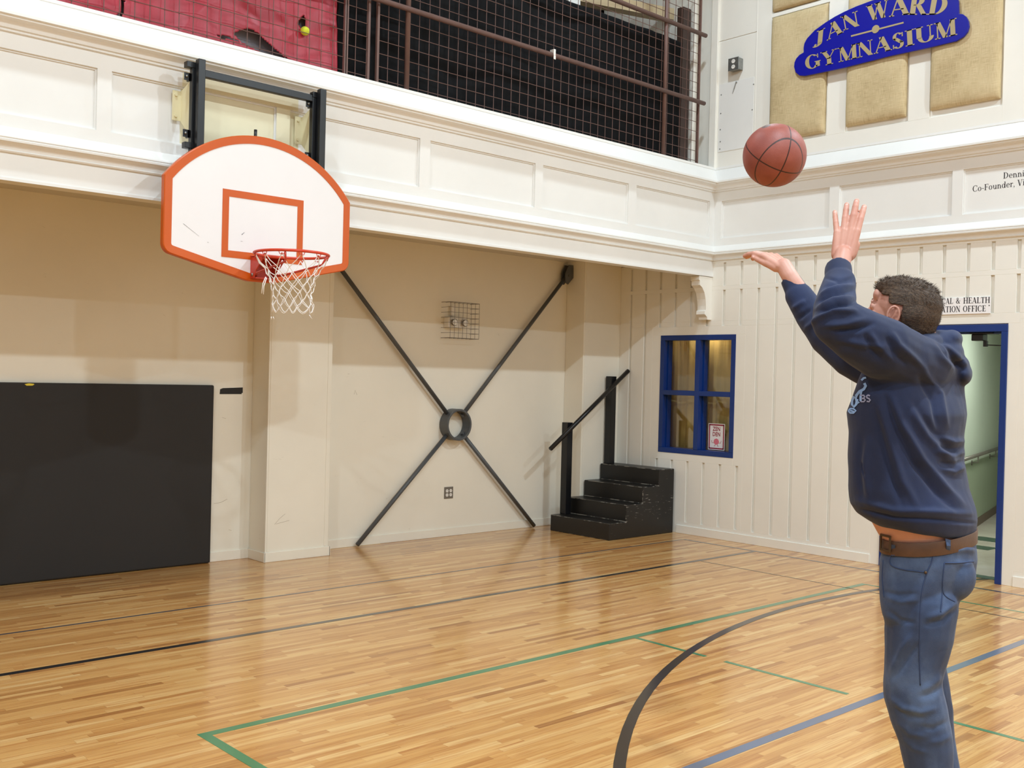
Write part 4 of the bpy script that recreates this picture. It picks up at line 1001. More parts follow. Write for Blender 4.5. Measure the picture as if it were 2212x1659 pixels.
def cone(mb, p0, p1, r0, r1, n=5):
    """rounded cone as overlapping balls and a tube"""
    p0, p1 = Vector(p0), Vector(p1); mb.ball(p0, r0, 18, 12); mb.ball(p1, r1, 18, 12)
    mb.tube([p0, p1], [r0, r1], 18); return mb
def chain(mb, pts, rs):
    for i in range(len(pts)-1): cone(mb, pts[i], pts[i+1], rs[i], rs[i+1])
    return mb
def ring(pL, pR, a, D=DM, n=40, ex=2.3, grow=0.0):
    mid = ((pL[0]+pR[0])/2, (pL[1]+pR[1])/2)
    c = at(mid[0], mid[1], D); L = at(pL[0], pL[1], D); R = at(pR[0], pR[1], D); h = (R-L)/2
    hx = Vector((h.x, h.y, 0)); w = hx.length; l0 = hx.normalized()
    # silhouette half width w of an ellipse with half axes a (X) and b (Y), seen along the sight line
    v = Vector((c.x-CP.x, c.y-CP.y, 0)).normalized(); pr = Vector((-v.y, v.x, 0))
    w2 = w*abs(pr.dot(l0)); b = math.sqrt(max((.45*w2)**2, w2*w2-(a*pr.x)**2))/abs(pr.y)
    a += grow; b += grow; out = []
    for i in range(n):
        t = 2*math.pi*i/n; ct, st = math.cos(t), math.sin(t)
        x = a*abs(ct)**(2/ex)*(1 if ct > 0 else -1); y = b*abs(st)**(2/ex)*(1 if st > 0 else -1)
        o = Vector((x, y, 0)); out.append(c+o+ZH*(h.z*o.dot(l0)/w))
    return out
def fuse(mb, name, mat, voxel, parent=None, smooth_it=4, factor=.5, post=None):
    me = bpy.data.meshes.new(name); me.from_pydata(mb.v, [], mb.f)
    bm = bmesh.new(); bm.from_mesh(me)
    bmesh.ops.recalc_face_normals(bm, faces=bm.faces); bm.to_mesh(me); bm.free()
    o = bpy.data.objects.new(name, me); COL.objects.link(o)
    r = o.modifiers.new('r', 'REMESH'); r.mode = 'VOXEL'; r.voxel_size = voxel; r.adaptivity = 0
    if smooth_it:
        s = o.modifiers.new('s', 'SMOOTH'); s.factor = factor; s.iterations = smooth_it
    dg = bpy.context.evaluated_depsgraph_get(); me2 = bpy.data.meshes.new_from_object(o.evaluated_get(dg))
    bpy.data.objects.remove(o); bpy.data.meshes.remove(me)
    me2.name = name
    if post:
        n = len(me2.vertices); co = np.empty(n*3); me2.vertices.foreach_get('co', co); co = co.reshape(-1, 3)
        no = np.empty(n*3); me2.vertices.foreach_get('normal', no); no = no.reshape(-1, 3)
        co = post(co, no); me2.vertices.foreach_set('co', co.ravel()); me2.update()
    me2.materials.clear(); me2.materials.append(MAT[mat])
    for p in me2.polygons: p.use_smooth = True
    o = bpy.data.objects.new(name, me2); COL.objects.link(o)
    if parent: o.parent = parent; o.matrix_parent_inverse = parent.matrix_world.inverted()
    return o
# --- cloth folds: ridges and valleys drawn as strokes over the garment as seen from the photo's side
RTn, UPn, FWn, CPn = (np.array(v) for v in (RT, UP, FW, CP))
def pix(co):
    q = co-CPn; d = q@FWn; return np.stack([1106+FOC*(q@RTn)/d, 829.5-FOC*(q@UPn)/d], 1)
def folds(strokes, facing=True):
    def post(co, no):
        uv = pix(co); vd = co-CPn; vd /= np.linalg.norm(vd, axis=1)[:, None]
        fac = np.clip(-(vd*no).sum(1)*1.6+.35, 0, 1) if facing else np.ones(len(co))
        disp = np.zeros(len(co))
        for pts, amp, w in strokes:
            best = np.full(len(co), 1e9); tt = np.zeros(len(co)); n = len(pts)-1
            for i in range(n):
                a = np.array(pts[i], float); b = np.array(pts[i+1], float); ab = b-a
                t = np.clip(((uv-a)@ab)/(ab@ab), 0, 1); d = np.linalg.norm(uv-(a+t[:, None]*ab), axis=1)
                m = d < best; best[m] = d[m]; tt[m] = (i+t[m])/n
            env = np.clip(np.minimum(tt, 1-tt)*4, 0, 1)**.7
            disp += amp*np.exp(-(best/w)**2)*(.25+.75*env)
        nz = np.array([noise.noise(Vector(c)*9)*.0035+noise.noise(Vector(c)*21)*.0014 for c in co])
        return co+no*((disp*fac+nz)[:, None])
    return post

man = empty('person', (at(2000, 1250, DM).x, at(2000, 1250, DM).y, 0), 'man in navy hoodie and blue jeans shooting a basketball with both arms raised', 'person')
# joints of the arms -------------------------------------------------
# left (near) arm
DL_s, DL_e, DL_w = 3.12, 3.05, 3.26
Lsh, Lel, Lwr = at(1975, 778, DL_s), at(1806, 694, DL_e), at(1815, 573, DL_w)
# right (far) arm
Rsh, Rel, Rwr = at(1985, 775, 3.42), at(1792, 735, 3.55), at(1706, 597, 3.66)
# --- hand builder ----------------------------------------------------
def hand(mb, nails, wr, xd, bk, side, curls, spread, scale=1.0, thumb=(.5, .2, -.35), twist=0):
    """wr wrist, xd direction of the fingers, bk direction of the hand's back, side: +1 thumb lies along xd x bk, -1 opposite"""
    X_ = xd.normalized(); Z_ = (bk-X_*bk.dot(X_)).normalized(); Y_ = X_.cross(Z_)*side
    P = lambda x, y, z: wr+(X_*x+Y_*y+Z_*z)*scale
    # palm: metacarpals as flattened cones
    mc = [(.028, .094), (.009, .097), (-.011, .092), (-.030, .084)]           # index..little  (y, knuckle x)
    for (y, x) in mc:
        for dz in (0, -.007):
            cone(mb, P(.008, y*.72, dz), P(x-.004, y, dz), .0135*scale, .0108*scale)
    for i in range(3):
        (ya, xa), (yb, xb) = mc[i], mc[i+1]
        cone(mb, P(.02, (ya+yb)/2*.8, -.003), P((xa+xb)/2-.008, (ya+yb)/2, -.003), .0135*scale, .0115*scale)
    cone(mb, P(.018, .022, -.010), P(.052, .030, -.012), .0165*scale, .0135*scale)  # thumb muscle
    cone(mb, P(.018, -.022, -.008), P(.060, -.028, -.008), .0155*scale, .0125*scale)
    lens = [(.045, .027, .022), (.050, .031, .023), (.046, .029, .022), (.036, .023, .020)]
    rad = [.0103, .0106, .0101, .0090]
    for k, ((y, x), L_, r) in enumerate(zip(mc, lens, rad)):
        a = spread[k]; d = (X_*math.cos(a)+Y_*math.sin(a)); p = P(x-.004, y, -.001); ang = 0
        mb.ball(P(x-.003, y, 0), .0112*scale, 14, 10)
        for j, l in enumerate(L_):
            ang += curls[k][j]; dd = d*math.cos(ang)-Z_*math.sin(ang); q = p+dd*l*scale
            r0 = r*scale*(1.06-.07*j); r1 = r*scale*(1.0-.09*j)
            cone(mb, p, q, r0, r1); mb.ball(p, r0*1.07, 14, 10); p = q
            if j == 2:
                nrm = Z_*math.cos(ang)+d*math.sin(ang)
                nails.append((p-dd*.006*scale, dd, nrm, r1))
    ty, tx, tz = thumb
    b0 = P(.028, .026, -.010); d = (X_*tx+Y_*ty+Z_*tz).normalized(); b1 = b0+d*.040*scale
    cone(mb, b0, b1, .0145*scale, .0118*scale); d2 = (d+X_*.45).normalized(); b2 = b1+d2*.032*scale; cone(mb, b1, b2, .0115*scale, .0098*scale)
    d3 = (d2+X_*.15).normalized(); b3 = b2+d3*.024*scale; cone(mb, b2, b3, .0100*scale, .0082*scale)
    nails.append((b3-d3*.006*scale, d3, (Z_*.5+Y_*.8-d3*(Z_*.5+Y_*.8).dot(d3)).normalized(), .0086*scale))
body = MB(); nails = []
# left hand: back to the camera side, fingers up
tip = at(1842, 440, 3.31); Lh = at(1820, 557, 3.27)
vd = ray(1830, 500).normalized()
hand(body, nails, Lh, tip-Lh, -vd-RT*.12, -1 if ((tip-Lh).cross(-vd)).dot(RT) < 0 else 1,
     [(.10, .10, .08), (.02, .10, .06), (.06, .10, .08), (.06, .12, .08)], [.06, .0, -.08, -.26], 1.03, thumb=(-.10, .75, -.62))
chain(body, [Lel, at(1810, 630, 3.17), at(1812, 598, 3.22), Lh+(tip-Lh).normalized()*.012], [.038, .030, .028, .028])
# right hand: wrist broken forward, fingers toward the hoop
Rh = at(1695, 577, 3.68); k1 = at(1662, 541, 3.74)
hand(body, nails, Rh, at(1640, 537, 3.78)-Rh, UP*.9-RT*.15+Vector((0, 0, .2)), 1 if ((at(1640, 537, 3.78)-Rh).cross(UP)).dot(FW) < 0 else -1,
     [(.30, .25, .2), (.34, .28, .2), (.40, .28, .2), (.48, .3, .2)], [.0, .0, .0, .02], 1.0, thumb=(.15, .95, -.15))
chain(body, [Rel, at(1735, 640, 3.63), Rwr, Rh+(at(1662, 541, 3.73)-Rh).normalized()*.006], [.038, .030, .029, .028])
# upper arms, shoulders
chain(body, [Lsh, Lel], [.055, .045]); chain(body, [Rsh, Rel], [.055, .045])
# torso
TR = [((1960, 748), (2050, 750), .07), ((1930, 790), (2060, 790), .15), ((1890, 850), (2062, 850), .17), ((1880, 950), (2055, 950), .165), ((1872, 1040), (2055, 1040), .155),
      ((1872, 1090), (2075, 1095), .155), ((1886, 1128), (2085, 1132), .158), ((1899, 1150), (2088, 1150), .16), ((1916, 1172), (2090, 1170), .16), ((1914, 1230), (2088, 1230), .165), ((1915, 1290), (2070, 1290), .16)]
body.ringstrip([ring(a, b, c) for a, b, c in TR])
# legs
LP = [(1992, 1290, .085), (1987, 1366, .083), (1978, 1424, .077), (1974, 1480, .062), (1984, 1540, .056), (1998, 1600, .056), (2008, 1659, .050), (2030, 1760, .040), (2050, 1880, .036)]
DLEG = 3.19
Lleg = [at(x, y, DLEG) for x, y, r in LP]
OFF = Vector((.26, .115, 0))
OS = [.45, .66, .84, .97, 1, 1, 1, 1, 1, 1, 1]
Rleg = [p+OFF*k for p, k in zip(Lleg, OS)]
chain(body, Lleg, [r for *_, r in LP]); chain(body, Rleg, [r for *_, r in LP])
ankL, ankR = Lleg[-1], Rleg[-1]
for a in (ankL, ankR):
    chain(body, [a, Vector((a.x, a.y+.05, max(.085, a.z-.08))), Vector((a.x, a.y+.13, .045))], [.036, .036, .028])
# head ---------------------------------------------------------------
HC = at(1945, 681, DM-.0); hy = math.radians(-7); hp = math.radians(11)
Fh = Vector((math.sin(hy)*math.cos(hp), math.cos(hy)*math.cos(hp), math.sin(hp))); Lh_ = Vector((-math.cos(hy), math.sin(hy), 0)); Uh = Lh_.cross(Fh)*-1
if Uh.z < 0: Uh = -Uh
def hp_(f, l, u): return HC+Fh*f+Lh_*l+Uh*u
def blob(mb, c, r, rot=0, **kw):
    F2 = Fh*math.cos(rot)+Uh*math.sin(rot); U2 = Uh*math.cos(rot)-Fh*math.sin(rot)
    mb.ball(hp_(*c), 1, kw.get('n', 24), kw.get('m', 16), ax=(F2*r[0], Lh_*r[1], U2*r[2]))
blob(body, (-.012, 0, .026), (.097, .074, .083), n=36, m=24)
blob(body, (-.035, 0, .005), (.072, .070, .075))
blob(body, (.030, 0, -.012), (.062, .064, .085))
blob(body, (.036, 0, -.060), (.056, .055, .052)); blob(body, (.050, 0, -.092), (.042, .040, .030)); blob(body, (.078, 0, -.104), (.018, .022, .016))
blob(body, (.010, 0, -.082), (.040, .052, .030), .25)
blob(body, (.070, 0, .052), (.022, .052, .032)); blob(body, (.081, 0, .028), (.012, .046, .010))
for s_ in (-1, 1):
    blob(body, (.058, s_*.042, -.018), (.026, .020, .020)); blob(body, (.066, s_*.026, -.055), (.022, .018, .022))
    blob(body, (.074, s_*.033, .012), (.014, .017, .012))
    # nostril wing
    blob(body, (.098, s_*.012, -.028), (.010, .008, .008))
cone(body, hp_(.086, 0, .020), hp_(.108, 0, -.020), .009, .0115); blob(body, (.098, 0, -.032), (.012, .010, .008))
blob(body, (.090, 0, -.056), (.011, .023, .006)); blob(body, (.088, 0, -.067), (.011, .021, .0065)); blob(body, (.083, 0, -.045), (.010, .020, .012))
# ears
for s_ in (-1, 1):
    hx = []
    for i in range(19):
        a = math.radians(-60+i*285/18); rr_ = (.0165, .028)
        hx.append(hp_(-.010+rr_[0]*math.cos(math.pi-a)*-1*-1, s_*(.080+.010*(math.sin(a*.5)**2)), -.004+rr_[1]*math.sin(a)))
    body.tube(hx, .0042, 10)
    for q in (hx[0], hx[-1]): body.ball(q, .0042, 10, 8)
    blob(body, (-.008, s_*.0775, -.004), (.015, .0045, .025)); blob(body, (-.002, s_*.077, -.031), (.008, .0055, .009)); blob(body, (.006, s_*.076, -.008), (.004, .006, .008))
    body.tube([hp_(-.016, s_*.083, .014), hp_(-.014, s_*.084, -.004), hp_(-.006, s_*.082, -.020)], .003, 8)
# neck
nb = at(1998, 768, DM+.01)
chain(body, [hp_(-.025, 0, -.045), nb], [.060, .062]); cone(body, hp_(-.045, 0, -.02), nb, .050, .060)
chain(body, [nb, at(1985, 820, DM)], [.062, .07])
bodyo = fuse(body, 'body', 'skin', .0027, man, 5, .5)
# eyes, brows
for s_ in (-1, 1):
    e = MB().ball(hp_(.0745, s_*.033, .012), .0125, 20, 14).build('eye', 'eye', man, smooth=True)
    e2 = MB().ball(hp_(.0830, s_*.034, .0125), .0058, 14, 10).build('iris', 'iris', e, smooth=True)
    l_ = MB(); l_.tube([hp_(.074+.0135*math.cos(a)*.9, s_*(.033+.0145*math.sin(a)), .0205-.004*abs(math.sin(a))) for a in [math.radians(x) for x in range(-70, 71, 20)]], .0022, 6).build('eyelid', 'skin', man, smooth=True)
    MB().tube([hp_(.094-.004*i-.0012*i*i, s_*(.012+.0085*i), .0335+.0022*i-.0006*i*i) for i in range(6)], [.0022, .0032, .0034, .003, .0024, .001], 8).build('eyebrow', 'hair', man, smooth=True)
MAT['nail'] = simple('finger_nail', (226, 170, 156), .3, var=.02)
for c, d, nrm, r in nails:
    s_ = d.cross(nrm); MB().ball(c+nrm*r*.62, 1, 12, 8, ax=(d*.0068, s_*r*.68, nrm*r*.42)).build('fingernail', 'nail', man, smooth=True)
# hair ----------------------------------------------------------------
hair = MB()
def hblob(c, r, rot=0): blob(hair, c, r, rot, n=36, m=24)
hblob((-.016, 0, .034), (.104, .081, .086)); hblob((-.040, 0, .014), (.080, .0785, .080)); hblob((-.052, 0, -.014), (.062, .066, .062)); hblob((.028, 0, .080), (.066, .058, .038), -.28)
hblob((.060, 0, .072), (.032, .050, .026), -.5)
def hpost(co, no):
    Fn, Ln, Un, Cn = (np.array(v) for v in (Fh, Lh_, Uh, HC))
    q = co-Cn; f = q@Fn; l = q@Ln; u = q@Un
    d = np.zeros(len(co))
    for i, c in enumerate(co):
        v = Vector((f[i]*30, l[i]*60, u[i]*30)); d[i] = noise.noise(v)*.0045+noise.noise(Vector((f[i]*80, l[i]*150, u[i]*90)))*.0028
    top = np.clip((u-.03)/.08, .25, 1)
    # pull the hair under the skin below the hairline (face, temples, nape, around the ears)
    fl_ = .062+.10*np.clip(u-.062, -1, 1)*1.0      # forehead line: front limit as a function of height
    side = np.abs(l) > .045
    temple = np.where(u < .055, .022-.25*np.clip(.055-u, 0, .1), .052+.5*np.clip(u-.055, 0, .05))
    lim = np.where(u > .062, .088+.0*u, temple)
    under = (f > lim)
    ear = (np.abs(l) > .05) & (np.abs(f+.006) < .024) & (u < .030)
    sb = (np.abs(l) > .05) & (f > .016) & (u < .0)
    nape = u < -.060
    hide = under | ear | sb | nape
    res = co+no*(d*top)[:, None]
    res[hide] = co[hide]-no[hide]*.016
    return res
hairo = fuse(hair, 'hair', 'hair', .0025, man, 3, .5, hpost)
# short strands standing off the hair surface for a broken outline
me = hairo.data; rs = random.Random(5); st_ = MB()
ps = [p for p in me.polygons]
allv = me.vertices
cnt = 0
while cnt < 5200:
    p = ps[rs.randrange(len(ps))]; c = p.center; q = Vector(c)-HC; f, l, u = q.dot(Fh), q.dot(Lh_), q.dot(Uh)
    if u < -.055 or (f > .05 and u < .05): continue
    if abs(l) > .05 and abs(f+.006) < .030 and u < .035: continue
    ln_ = rs.uniform(.004, .008) if u < .05 else rs.uniform(.009, .018)
    sweep = (-Fh*.9-Uh*.5) if u < .085 else (-Fh*.5+Uh*.1+Lh_*rs.uniform(-.5, .5))
    if f > .055: sweep = Fh*.35+Uh*.45+Lh_*rs.uniform(-.4, .4)
    d = (p.normal*.30+sweep*.8+Vector((rs.uniform(-.3, .3), rs.uniform(-.3, .3), rs.uniform(-.3, .3)))).normalized()
    a = Vector(c)-p.normal*.002; b_ = a+d*ln_*.55; e_ = a+(d+sweep*.4).normalized()*ln_
    s_ = d.cross(p.normal).normalized()*.0007
    if s_.length < 1e-5: continue
    st_.add([a-s_, a+s_, b_+s_*.8, b_-s_*.8, e_], [(0, 1, 2, 3), (3, 2, 4)]); cnt += 1
so = st_.build('hair_strands', 'hair', hairo, smooth=True); so['kind'] = 'stuff'
# hoodie --------------------------------------------------------------
hd_ = MB()
HR = [((1925, 748), (2068, 748), .115), ((1893, 770), (2076, 770), .195), ((1868, 806), (2078, 806), .235), ((1850, 850), (2080, 852), .24), ((1834, 890), (2084, 895), .228), ((1840, 930), (2079, 945), .222),
      ((1836, 1000), (2078, 1000), .215), ((1837, 1050), (2088, 1055), .22), ((1841, 1085), (2104, 1098), .225), ((1855, 1106), (2108, 1122), .222), ((1880, 1122), (2106, 1146), .210), ((1888, 1127), (2101, 1156), .200), ((1893, 1130), (2098, 1160), .195)]
hd_.ringstrip([ring(a, b, c) for a, b, c in HR])
def E_(x, y, D, r): return (at(x, y, D), r)
def sleeve(L):
    chain(hd_, [p for p, r in L], [r for p, r in L])
sleeve([E_(2022, 806, 3.26, .070), E_(1990, 790, 3.18, .086), E_(1950, 775, 3.12, .092), E_(1905, 752, 3.07, .092), E_(1850, 722, 3.05, .083), E_(1812, 697, 3.05, .074)])
sleeve([E_(1812, 697, 3.05, .074), E_(1803, 665, 3.10, .064), E_(1808, 635, 3.16, .056), E_(1813, 612, 3.20, .050)])
sleeve([E_(1990, 790, 3.40, .095), E_(1900, 790, 3.44, .088), E_(1840, 765, 3.48, .076), E_(1790, 728, 3.54, .066), E_(1752, 680, 3.60, .056), E_(1726, 640, 3.64, .049)])
def cuff(a, b_, r0, r1):
    a, b_ = Vector(a), Vector(b_); hd_.tube([a, a.lerp(b_, .5), b_], [r0, (r0+r1)/2+.001, r1], 24)
cuff(at(1812.5, 616, 3.19), at(1811, 577, 3.25), .0405, .0405)
cuff(at(1727, 640, 3.64), at(1706, 602, 3.67), .040, .0355)
# collar and fallen hood
hd_.tube([at(1960, 752, DM), at(1975, 735, DM)], [.115, .095], 28)
for x, y, D, rx, rz, rd in ((2030, 742, 3.27, .062, .042, .095), (2055, 733, 3.28, .034, .030, .10), (2045, 765, 3.28, .052, .050, .12), (2070, 790, 3.28, .034, .036, .085), (2082, 808, 3.27, .025, .034, .075), (2000, 738, 3.24, .055, .030, .11)):
    c = at(x, y, D); v = ray(x, y); v = Vector((v.x, v.y, 0)).normalized(); p_ = Vector((v.y, -v.x, 0))
    hd_.ball(c, 1, 24, 16, ax=(p_*rx, v*rd, ZH*rz))
HF = []
def fo(amp, w, *pts): HF.append((pts, amp/1000*1.4, w*.92))
# armpit-to-back diagonals
fo(9, 9, (1925, 858), (1950, 920), (1990, 990), (2040, 1050), (2085, 1095)); fo(-8, 8, (1912, 858), (1940, 930), (1975, 1000), (2025, 1065), (2070, 1105))
fo(7, 9, (1965, 880), (2000, 940), (2045, 990), (2080, 1015)); fo(-6, 8, (1975, 870), (2015, 930), (2060, 975), (2082, 990))
fo(7, 10, (1900, 880), (1925, 960), (1950, 1040), (1985, 1100)); fo(-6, 9, (1888, 880), (1908, 960), (1930, 1040), (1950, 1095))
fo(5, 8, (1875, 950), (1868, 1020), (1880, 1090)); fo(-5, 8, (1862, 940), (1855, 1010), (1862, 1080))
fo(6, 6, (2030, 945), (2060, 955), (2085, 952)); fo(6, 6, (2020, 975), (2055, 985), (2084, 978)); fo(6, 6, (2030, 1012), (2060, 1020), (2084, 1008)); fo(-5, 5, (2025, 962), (2055, 971), (2084, 966)); fo(-5, 5, (2030, 998), (2060, 1003), (2084, 995))
fo(6, 7, (1995, 800), (2030, 850), (2045, 920)); fo(-6, 7, (1985, 815), (2015, 865), (2030, 935))
# shoulder and upper arm
fo(7, 8, (1925, 718), (1940, 745), (1975, 775), (2000, 800)); fo(-6, 8, (1915, 728), (1930, 760), (1960, 790)); fo(5, 7, (1880, 720), (1895, 745), (1925, 775)); fo(-5, 7, (1868, 722), (1880, 752), (1905, 778))
fo(6, 7, (2010, 735), (2035, 775), (2060, 800)); fo(-7, 6, (2025, 745), (2060, 780), (2085, 800)); fo(6, 7, (2032, 742), (2068, 770), (2088, 790))
# elbow wrinkles
fo(8, 6, (1762, 690), (1800, 672), (1850, 672)); fo(-9, 5, (1775, 676), (1810, 660), (1848, 655)); fo(8, 6, (1764, 668), (1800, 650), (1846, 643)); fo(-8, 5, (1768, 652), (1805, 636), (1846, 628)); fo(7, 5, (1772, 636), (1808, 622), (1846, 616)); fo(-6, 5, (1780, 622), (1812, 610), (1842, 606))
fo(6, 7, (1775, 705), (1830, 700), (1870, 690)); fo(-7, 6, (1800, 715), (1850, 712), (1885, 700)); fo(5, 8, (1810, 735), (1870, 745), (1920, 750))
# rib of hem and cuffs
fo(-3, 4, (1780, 600), (1812, 606), (1843, 600)); fo(-6, 4, (1862, 1100), (1930, 1118), (2010, 1122), (2106, 1130)); fo(6, 7, (1850, 1080), (1930, 1102), (2010, 1105), (2104, 1110))
fo(6, 6, (1712, 668), (1740, 650)); fo(-6, 5, (1722, 690), (1752, 668)); fo(6, 6, (1738, 712), (1768, 688))
# pocket opening
fo(-7, 3, (1860, 1000), (1862, 1015), (1868, 1028))
hoodie = fuse(hd_, 'hoodie', 'hoodie', .0042, man, 14, .5, folds(HF))
hoodie['label'] = 'navy hooded sweatshirt with hood down'
# jeans ---------------------------------------------------------------
jn = MB()
JR = [((1910, 1180), (2103, 1163), .170), ((1903, 1208), (2107, 1207), .178), ((1904, 1235), (2105, 1236), .182), ((1904, 1262), (2098, 1262), .184), ((1905, 1290), (2078, 1288), .180), ((1909, 1318), (2064, 1318), .172), ((1914, 1340), (2058, 1340), .15)]
jn.ringstrip([ring(a, b, c) for a, b, c in JR])
LJ = [(1990, 1310, .106), (1985, 1366, .1015), (1977, 1424, .0905), (1972, 1465, .085), (1974, 1500, .088), (1985, 1545, .086), (1997, 1590, .080), (2007, 1659, .0705), (2020, 1720, .068), (2038, 1800, .066), (2050, 1868, .066)]
for off in (Vector((0, 0, 0)), OFF):
    chain(jn, [at(x, y, DLEG)+off*k for (x, y, r), k in zip(LJ, OS)], [r for *_, r in LJ])
    # heel-side volume of the seat
jn.ball(at(2046, 1244, 3.20), .082, 24, 16); jn.ball(at(2042, 1240, 3.20)+OFF*.7, .080, 24, 16)
JF = []
def fj(amp, w, *pts): JF.append((pts, amp/1000, w))
fj(5, 8, (1990, 1490), (2012, 1480), (2034, 1462)); fj(-4, 7, (1985, 1506), (2010, 1500), (2036, 1482)); fj(6, 7, (1925, 1510), (1950, 1530), (1990, 1538), (2020, 1530)); fj(-4, 6, (1932, 1530), (1962, 1550), (2000, 1552))
fj(5, 7, (1940, 1560), (1965, 1584), (2000, 1592)); fj(-4, 6, (1985, 1570), (2015, 1574), (2044, 1560)); fj(4, 6, (1955, 1598), (1972, 1616), (2000, 1626)); fj(4, 7, (2010, 1604), (2032, 1600), (2052, 1588))
fj(6, 6, (1925, 1450), (1950, 1400), (1970, 1370)); fj(-5, 6, (1935, 1462), (1962, 1420), (1985, 1390)); fj(5, 6, (1915, 1290), (1945, 1300), (1985, 1296)); fj(-5, 5, (1912, 1278), (1940, 1286), (1980, 1282))
fj(6, 7, (2000, 1335), (2035, 1325), (2066, 1300)); fj(-6, 6, (2000, 1350), (2035, 1342), (2062, 1318)); fj(5, 6, (2060, 1190), (2085, 1186), (2106, 1190)); fj(5, 6, (2062, 1215), (2085, 1220), (2106, 1214))
fj(-5, 5, (1920, 1320), (1945, 1340), (1975, 1345)); fj(4, 7, (1990, 1250), (1985, 1320), (1982, 1400))
jeans = fuse(jn, 'jeans', 'jeans', .0042, man, 7, .5, folds(JF))
jeans['label'] = 'faded blue denim jeans'
# belt
bt = MB(); G = .007
def bring(dz, g): return [p+ZH*dz for p in ring((1909, 1174), (2103, 1157), .171, grow=g)]
bt.ringstrip([bring(-.021, .001), bring(-.021, G), bring(.021, G), bring(.021, .001), bring(-.021, .001)], True, False)
belt = bt.build('belt', 'belt', man, smooth=False, bevel=.001)
for p in belt.data.polygons: p.use_smooth = True
belt['label'] = 'brown leather belt'
# surface helper: cast sight lines onto a garment to lay seams and prints on it
def bvh_of(o):
    me = o.data; return BVHTree.FromPolygons([tuple(v.co) for v in me.vertices], [tuple(p.vertices) for p in me.polygons])
def cast(bv, x, y, off=.0015):
    loc, nrm, i, d = bv.ray_cast(CP, ray(x, y).normalized())
    return None if loc is None else (loc+nrm*off, nrm)
def seam(bv, pts, r, name, mat, par, n=24, off=.0005, **kw):
    P = []; tot = len(pts)-1
    for i in range(n+1):
        t = tot*i/n; k = min(int(t), tot-1); f = t-k
        # Catmull-Rom through the stroke
        p0, p1, p2, p3 = pts[max(k-1, 0)], pts[k], pts[k+1], pts[min(k+2, tot)]
        q = [0.5*((2*p1[j])+(-p0[j]+p2[j])*f+(2*p0[j]-5*p1[j]+4*p2[j]-p3[j])*f*f+(-p0[j]+3*p1[j]-3*p2[j]+p3[j])*f**3) for j in (0, 1)]
        c = cast(bv, q[0], q[1], off)
        if c: P.append(c[0])
    P = [p for i, p in enumerate(P) if i == 0 or (p-P[i-1]).length < .03]
    if len(P) < 2: return None
    return MB().tube(P, r, 6).build(name, mat, par, smooth=True, **kw)
bj = bvh_of(jeans); bh = bvh_of(hoodie); bb_ = bvh_of(belt)
seam(bj, [(1929, 1190), (1922, 1212), (1930, 1224), (1955, 1231), (1997, 1236)], .0022, 'front_pocket_seam', 'seam', jeans)
seam(bj, [(2018, 1185), (2012, 1215), (2003, 1235), (1992, 1275), (1988, 1320), (1986, 1400), (1988, 1480)], .0020, 'side_seam', 'seam', jeans, 50)
seam(bj, [(2040, 1216), (2070, 1216), (2103, 1213)], .0024, 'back_pocket_hem', 'seam', jeans)
seam(bj, [(2040, 1216), (2036, 1260), (2040, 1285), (2062, 1300)], .0020, 'back_pocket_seam', 'seam', jeans, 30)
seam(bj, [(2036, 1270), (2034, 1300), (2032, 1322)], .0020, 'back_pocket_seam', 'seam', jeans)
seam(bj, [(1908, 1210), (1906, 1250), (1910, 1290)], .0018, 'fly_seam', 'seam', jeans)
c = cast(bj, 1999, 1236, .002)
if c: MB().ball(c[0], .0045, 12, 8).build('rivet', 'buckle', jeans, smooth=True)
def loop(x, w=4.2):
    P = []
    for y0 in (1150, 1160, 1172, 1184, 1193):
        yy = y0+(8 if x < 1960 else 0)-(4 if x > 2040 else 0); r_ = []
        for dx in (-w, w):
            q = cast(bb_, x+dx, min(yy, 1178), .004) or cast(bj, x+dx, yy, .004)
            if yy > 1182: q = cast(bj, x+dx, yy, .004) or q
            if q is None: return
            r_.append(q[0])
        P.append(r_)
    m = MB(); m.ringstrip(P, closed=False, caps=False); o = m.build('belt_loop', 'jeans', jeans); s = o.modifiers.new('s', 'SOLIDIFY'); s.thickness = .003
loop(2046); loop(1932, 3.5)
q = cast(bb_, 1915, 1173, .002)
if q:
    n_ = q[1]; s_ = ZH.cross(n_).normalized(); m = MB()
    for a, b_, c_, d_ in ((-.022, .022, .019, .025), (-.022, .022, -.025, -.019), (-.026, -.020, -.025, .025), (.020, .026, -.025, .025)):
        m.prism([q[0]+s_*a+ZH*c_, q[0]+s_*b_+ZH*c_, q[0]+s_*b_+ZH*d_, q[0]+s_*a+ZH*d_], n_*.004)
    m.build('buckle', 'buckle', belt)
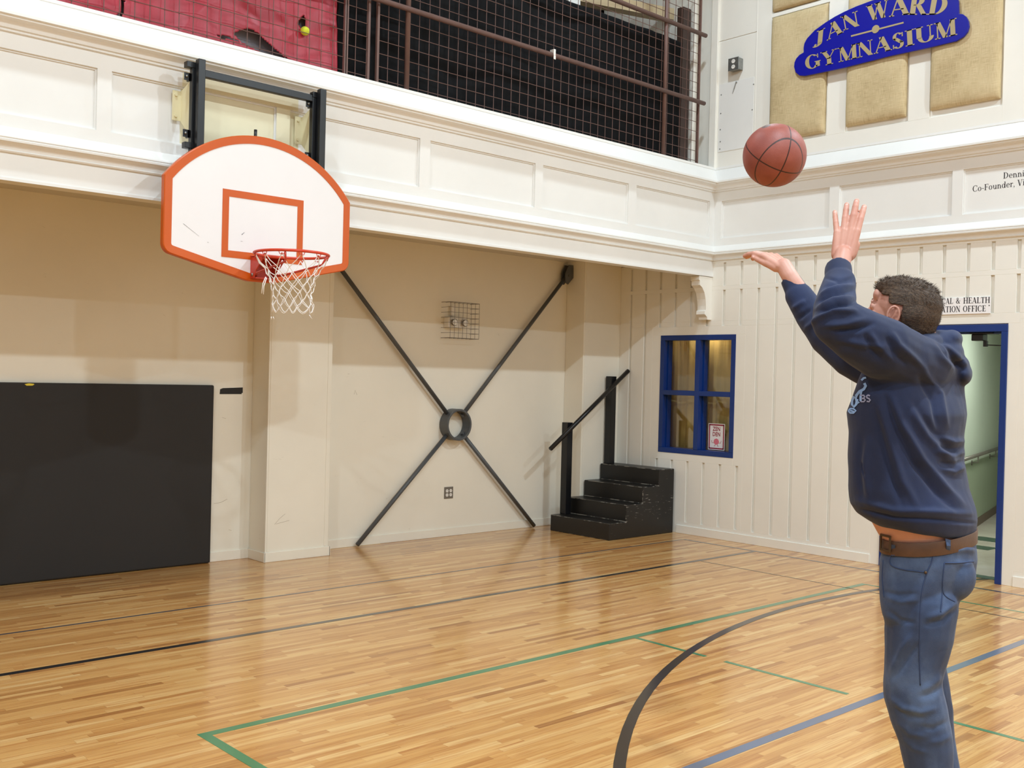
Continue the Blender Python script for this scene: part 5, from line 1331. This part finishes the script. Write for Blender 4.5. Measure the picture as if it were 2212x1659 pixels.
# prints on the chest
def decal(polys, name, mat):
    m = MB()
    for poly in polys:
        ps_ = [cast(bh, x, y, .0022) for x, y in poly]
        if any(p is None for p in ps_): continue
        P = [p[0] for p in ps_]; m.add(P, [tuple(range(len(P)))])
    if m.f: return m.build(name, mat, hoodie)
def stroke(pts, w):
    out = []; P = []
    for i in range(len(pts)):
        a = Vector(pts[max(i-1, 0)]); b_ = Vector(pts[min(i+1, len(pts)-1)]); d = (b_-a).normalized(); n_ = Vector((-d.y, d.x)); ww = (w[i] if isinstance(w, list) else w)*1.45
        p = Vector(pts[i]); P.append((p-n_*ww/2, p+n_*ww/2))
    for i in range(len(P)-1): out.append([tuple(P[i][0]), tuple(P[i+1][0]), tuple(P[i+1][1]), tuple(P[i][1])])
    return out
PX_ = []
PX_ += stroke([(1862, 822), (1867, 817), (1872, 816)], 3) + stroke([(1868, 828), (1871, 834), (1867, 841), (1858, 846), (1850, 856)], 4)
PX_ += stroke([(1846, 856), (1842, 866), (1842, 874), (1846, 879), (1851, 873), (1853, 862)], 3.6) + stroke([(1854, 850), (1850, 860), (1853, 872), (1857, 868)], 3.2) + stroke([(1862, 845), (1860, 856), (1860, 866)], 3)
PX_ += stroke([(1834, 888), (1838, 883), (1845, 883), (1850, 887), (1845, 892), (1838, 892), (1834, 888)], 2.4) + stroke([(1838, 887), (1846, 889)], 2.2)
decal(PX_, 'printed_emblem', 'print')
PB = []
PB += stroke([(1861, 853), (1861, 868)], 2.6) + stroke([(1861, 854), (1867, 854), (1869, 857), (1866, 860), (1861, 860.5)], 2.2) + stroke([(1861, 860.5), (1868, 861), (1870, 864), (1867, 867.5), (1861, 867.5)], 2.2)
PB += stroke([(1880, 855), (1876, 853.5), (1873, 855.5), (1873.5, 859), (1878, 861), (1880.5, 864), (1878, 867.5), (1873, 866.5)], 2.3)
decal(PB, 'printed_letters', 'print2')
# shoes: toes on the floor, heels raised
for a in (ankL, ankR):
    m = MB(); s_ = MB(); y0 = a.y-.055
    R_ = []; RS = []
    for t, w, zb, zt in ((0, .030, .085, .15), (.12, .038, .075, .17), (.3, .040, .050, .155), (.5, .044, .022, .125), (.7, .048, .016, .09), (.88, .043, .016, .065), (1, .022, .020, .045)):
        y = y0+.285*t; rr = []; r2 = []
        for i in range(16):
            b_ = 2*math.pi*i/16; rr.append((a.x+w*math.cos(b_), y, zb+(zt-zb)*(.5+.5*math.sin(b_))))
            r2.append((a.x+(w+.004)*math.cos(b_), y, zb-.016+.022*(.5+.5*math.sin(b_))))
        R_.append(rr); RS.append(r2)
    m.ringstrip(R_); sh = m.build('shoe', 'shoe', man, smooth=True); s_.ringstrip(RS); s_.build('sole', 'sole', sh, smooth=True)
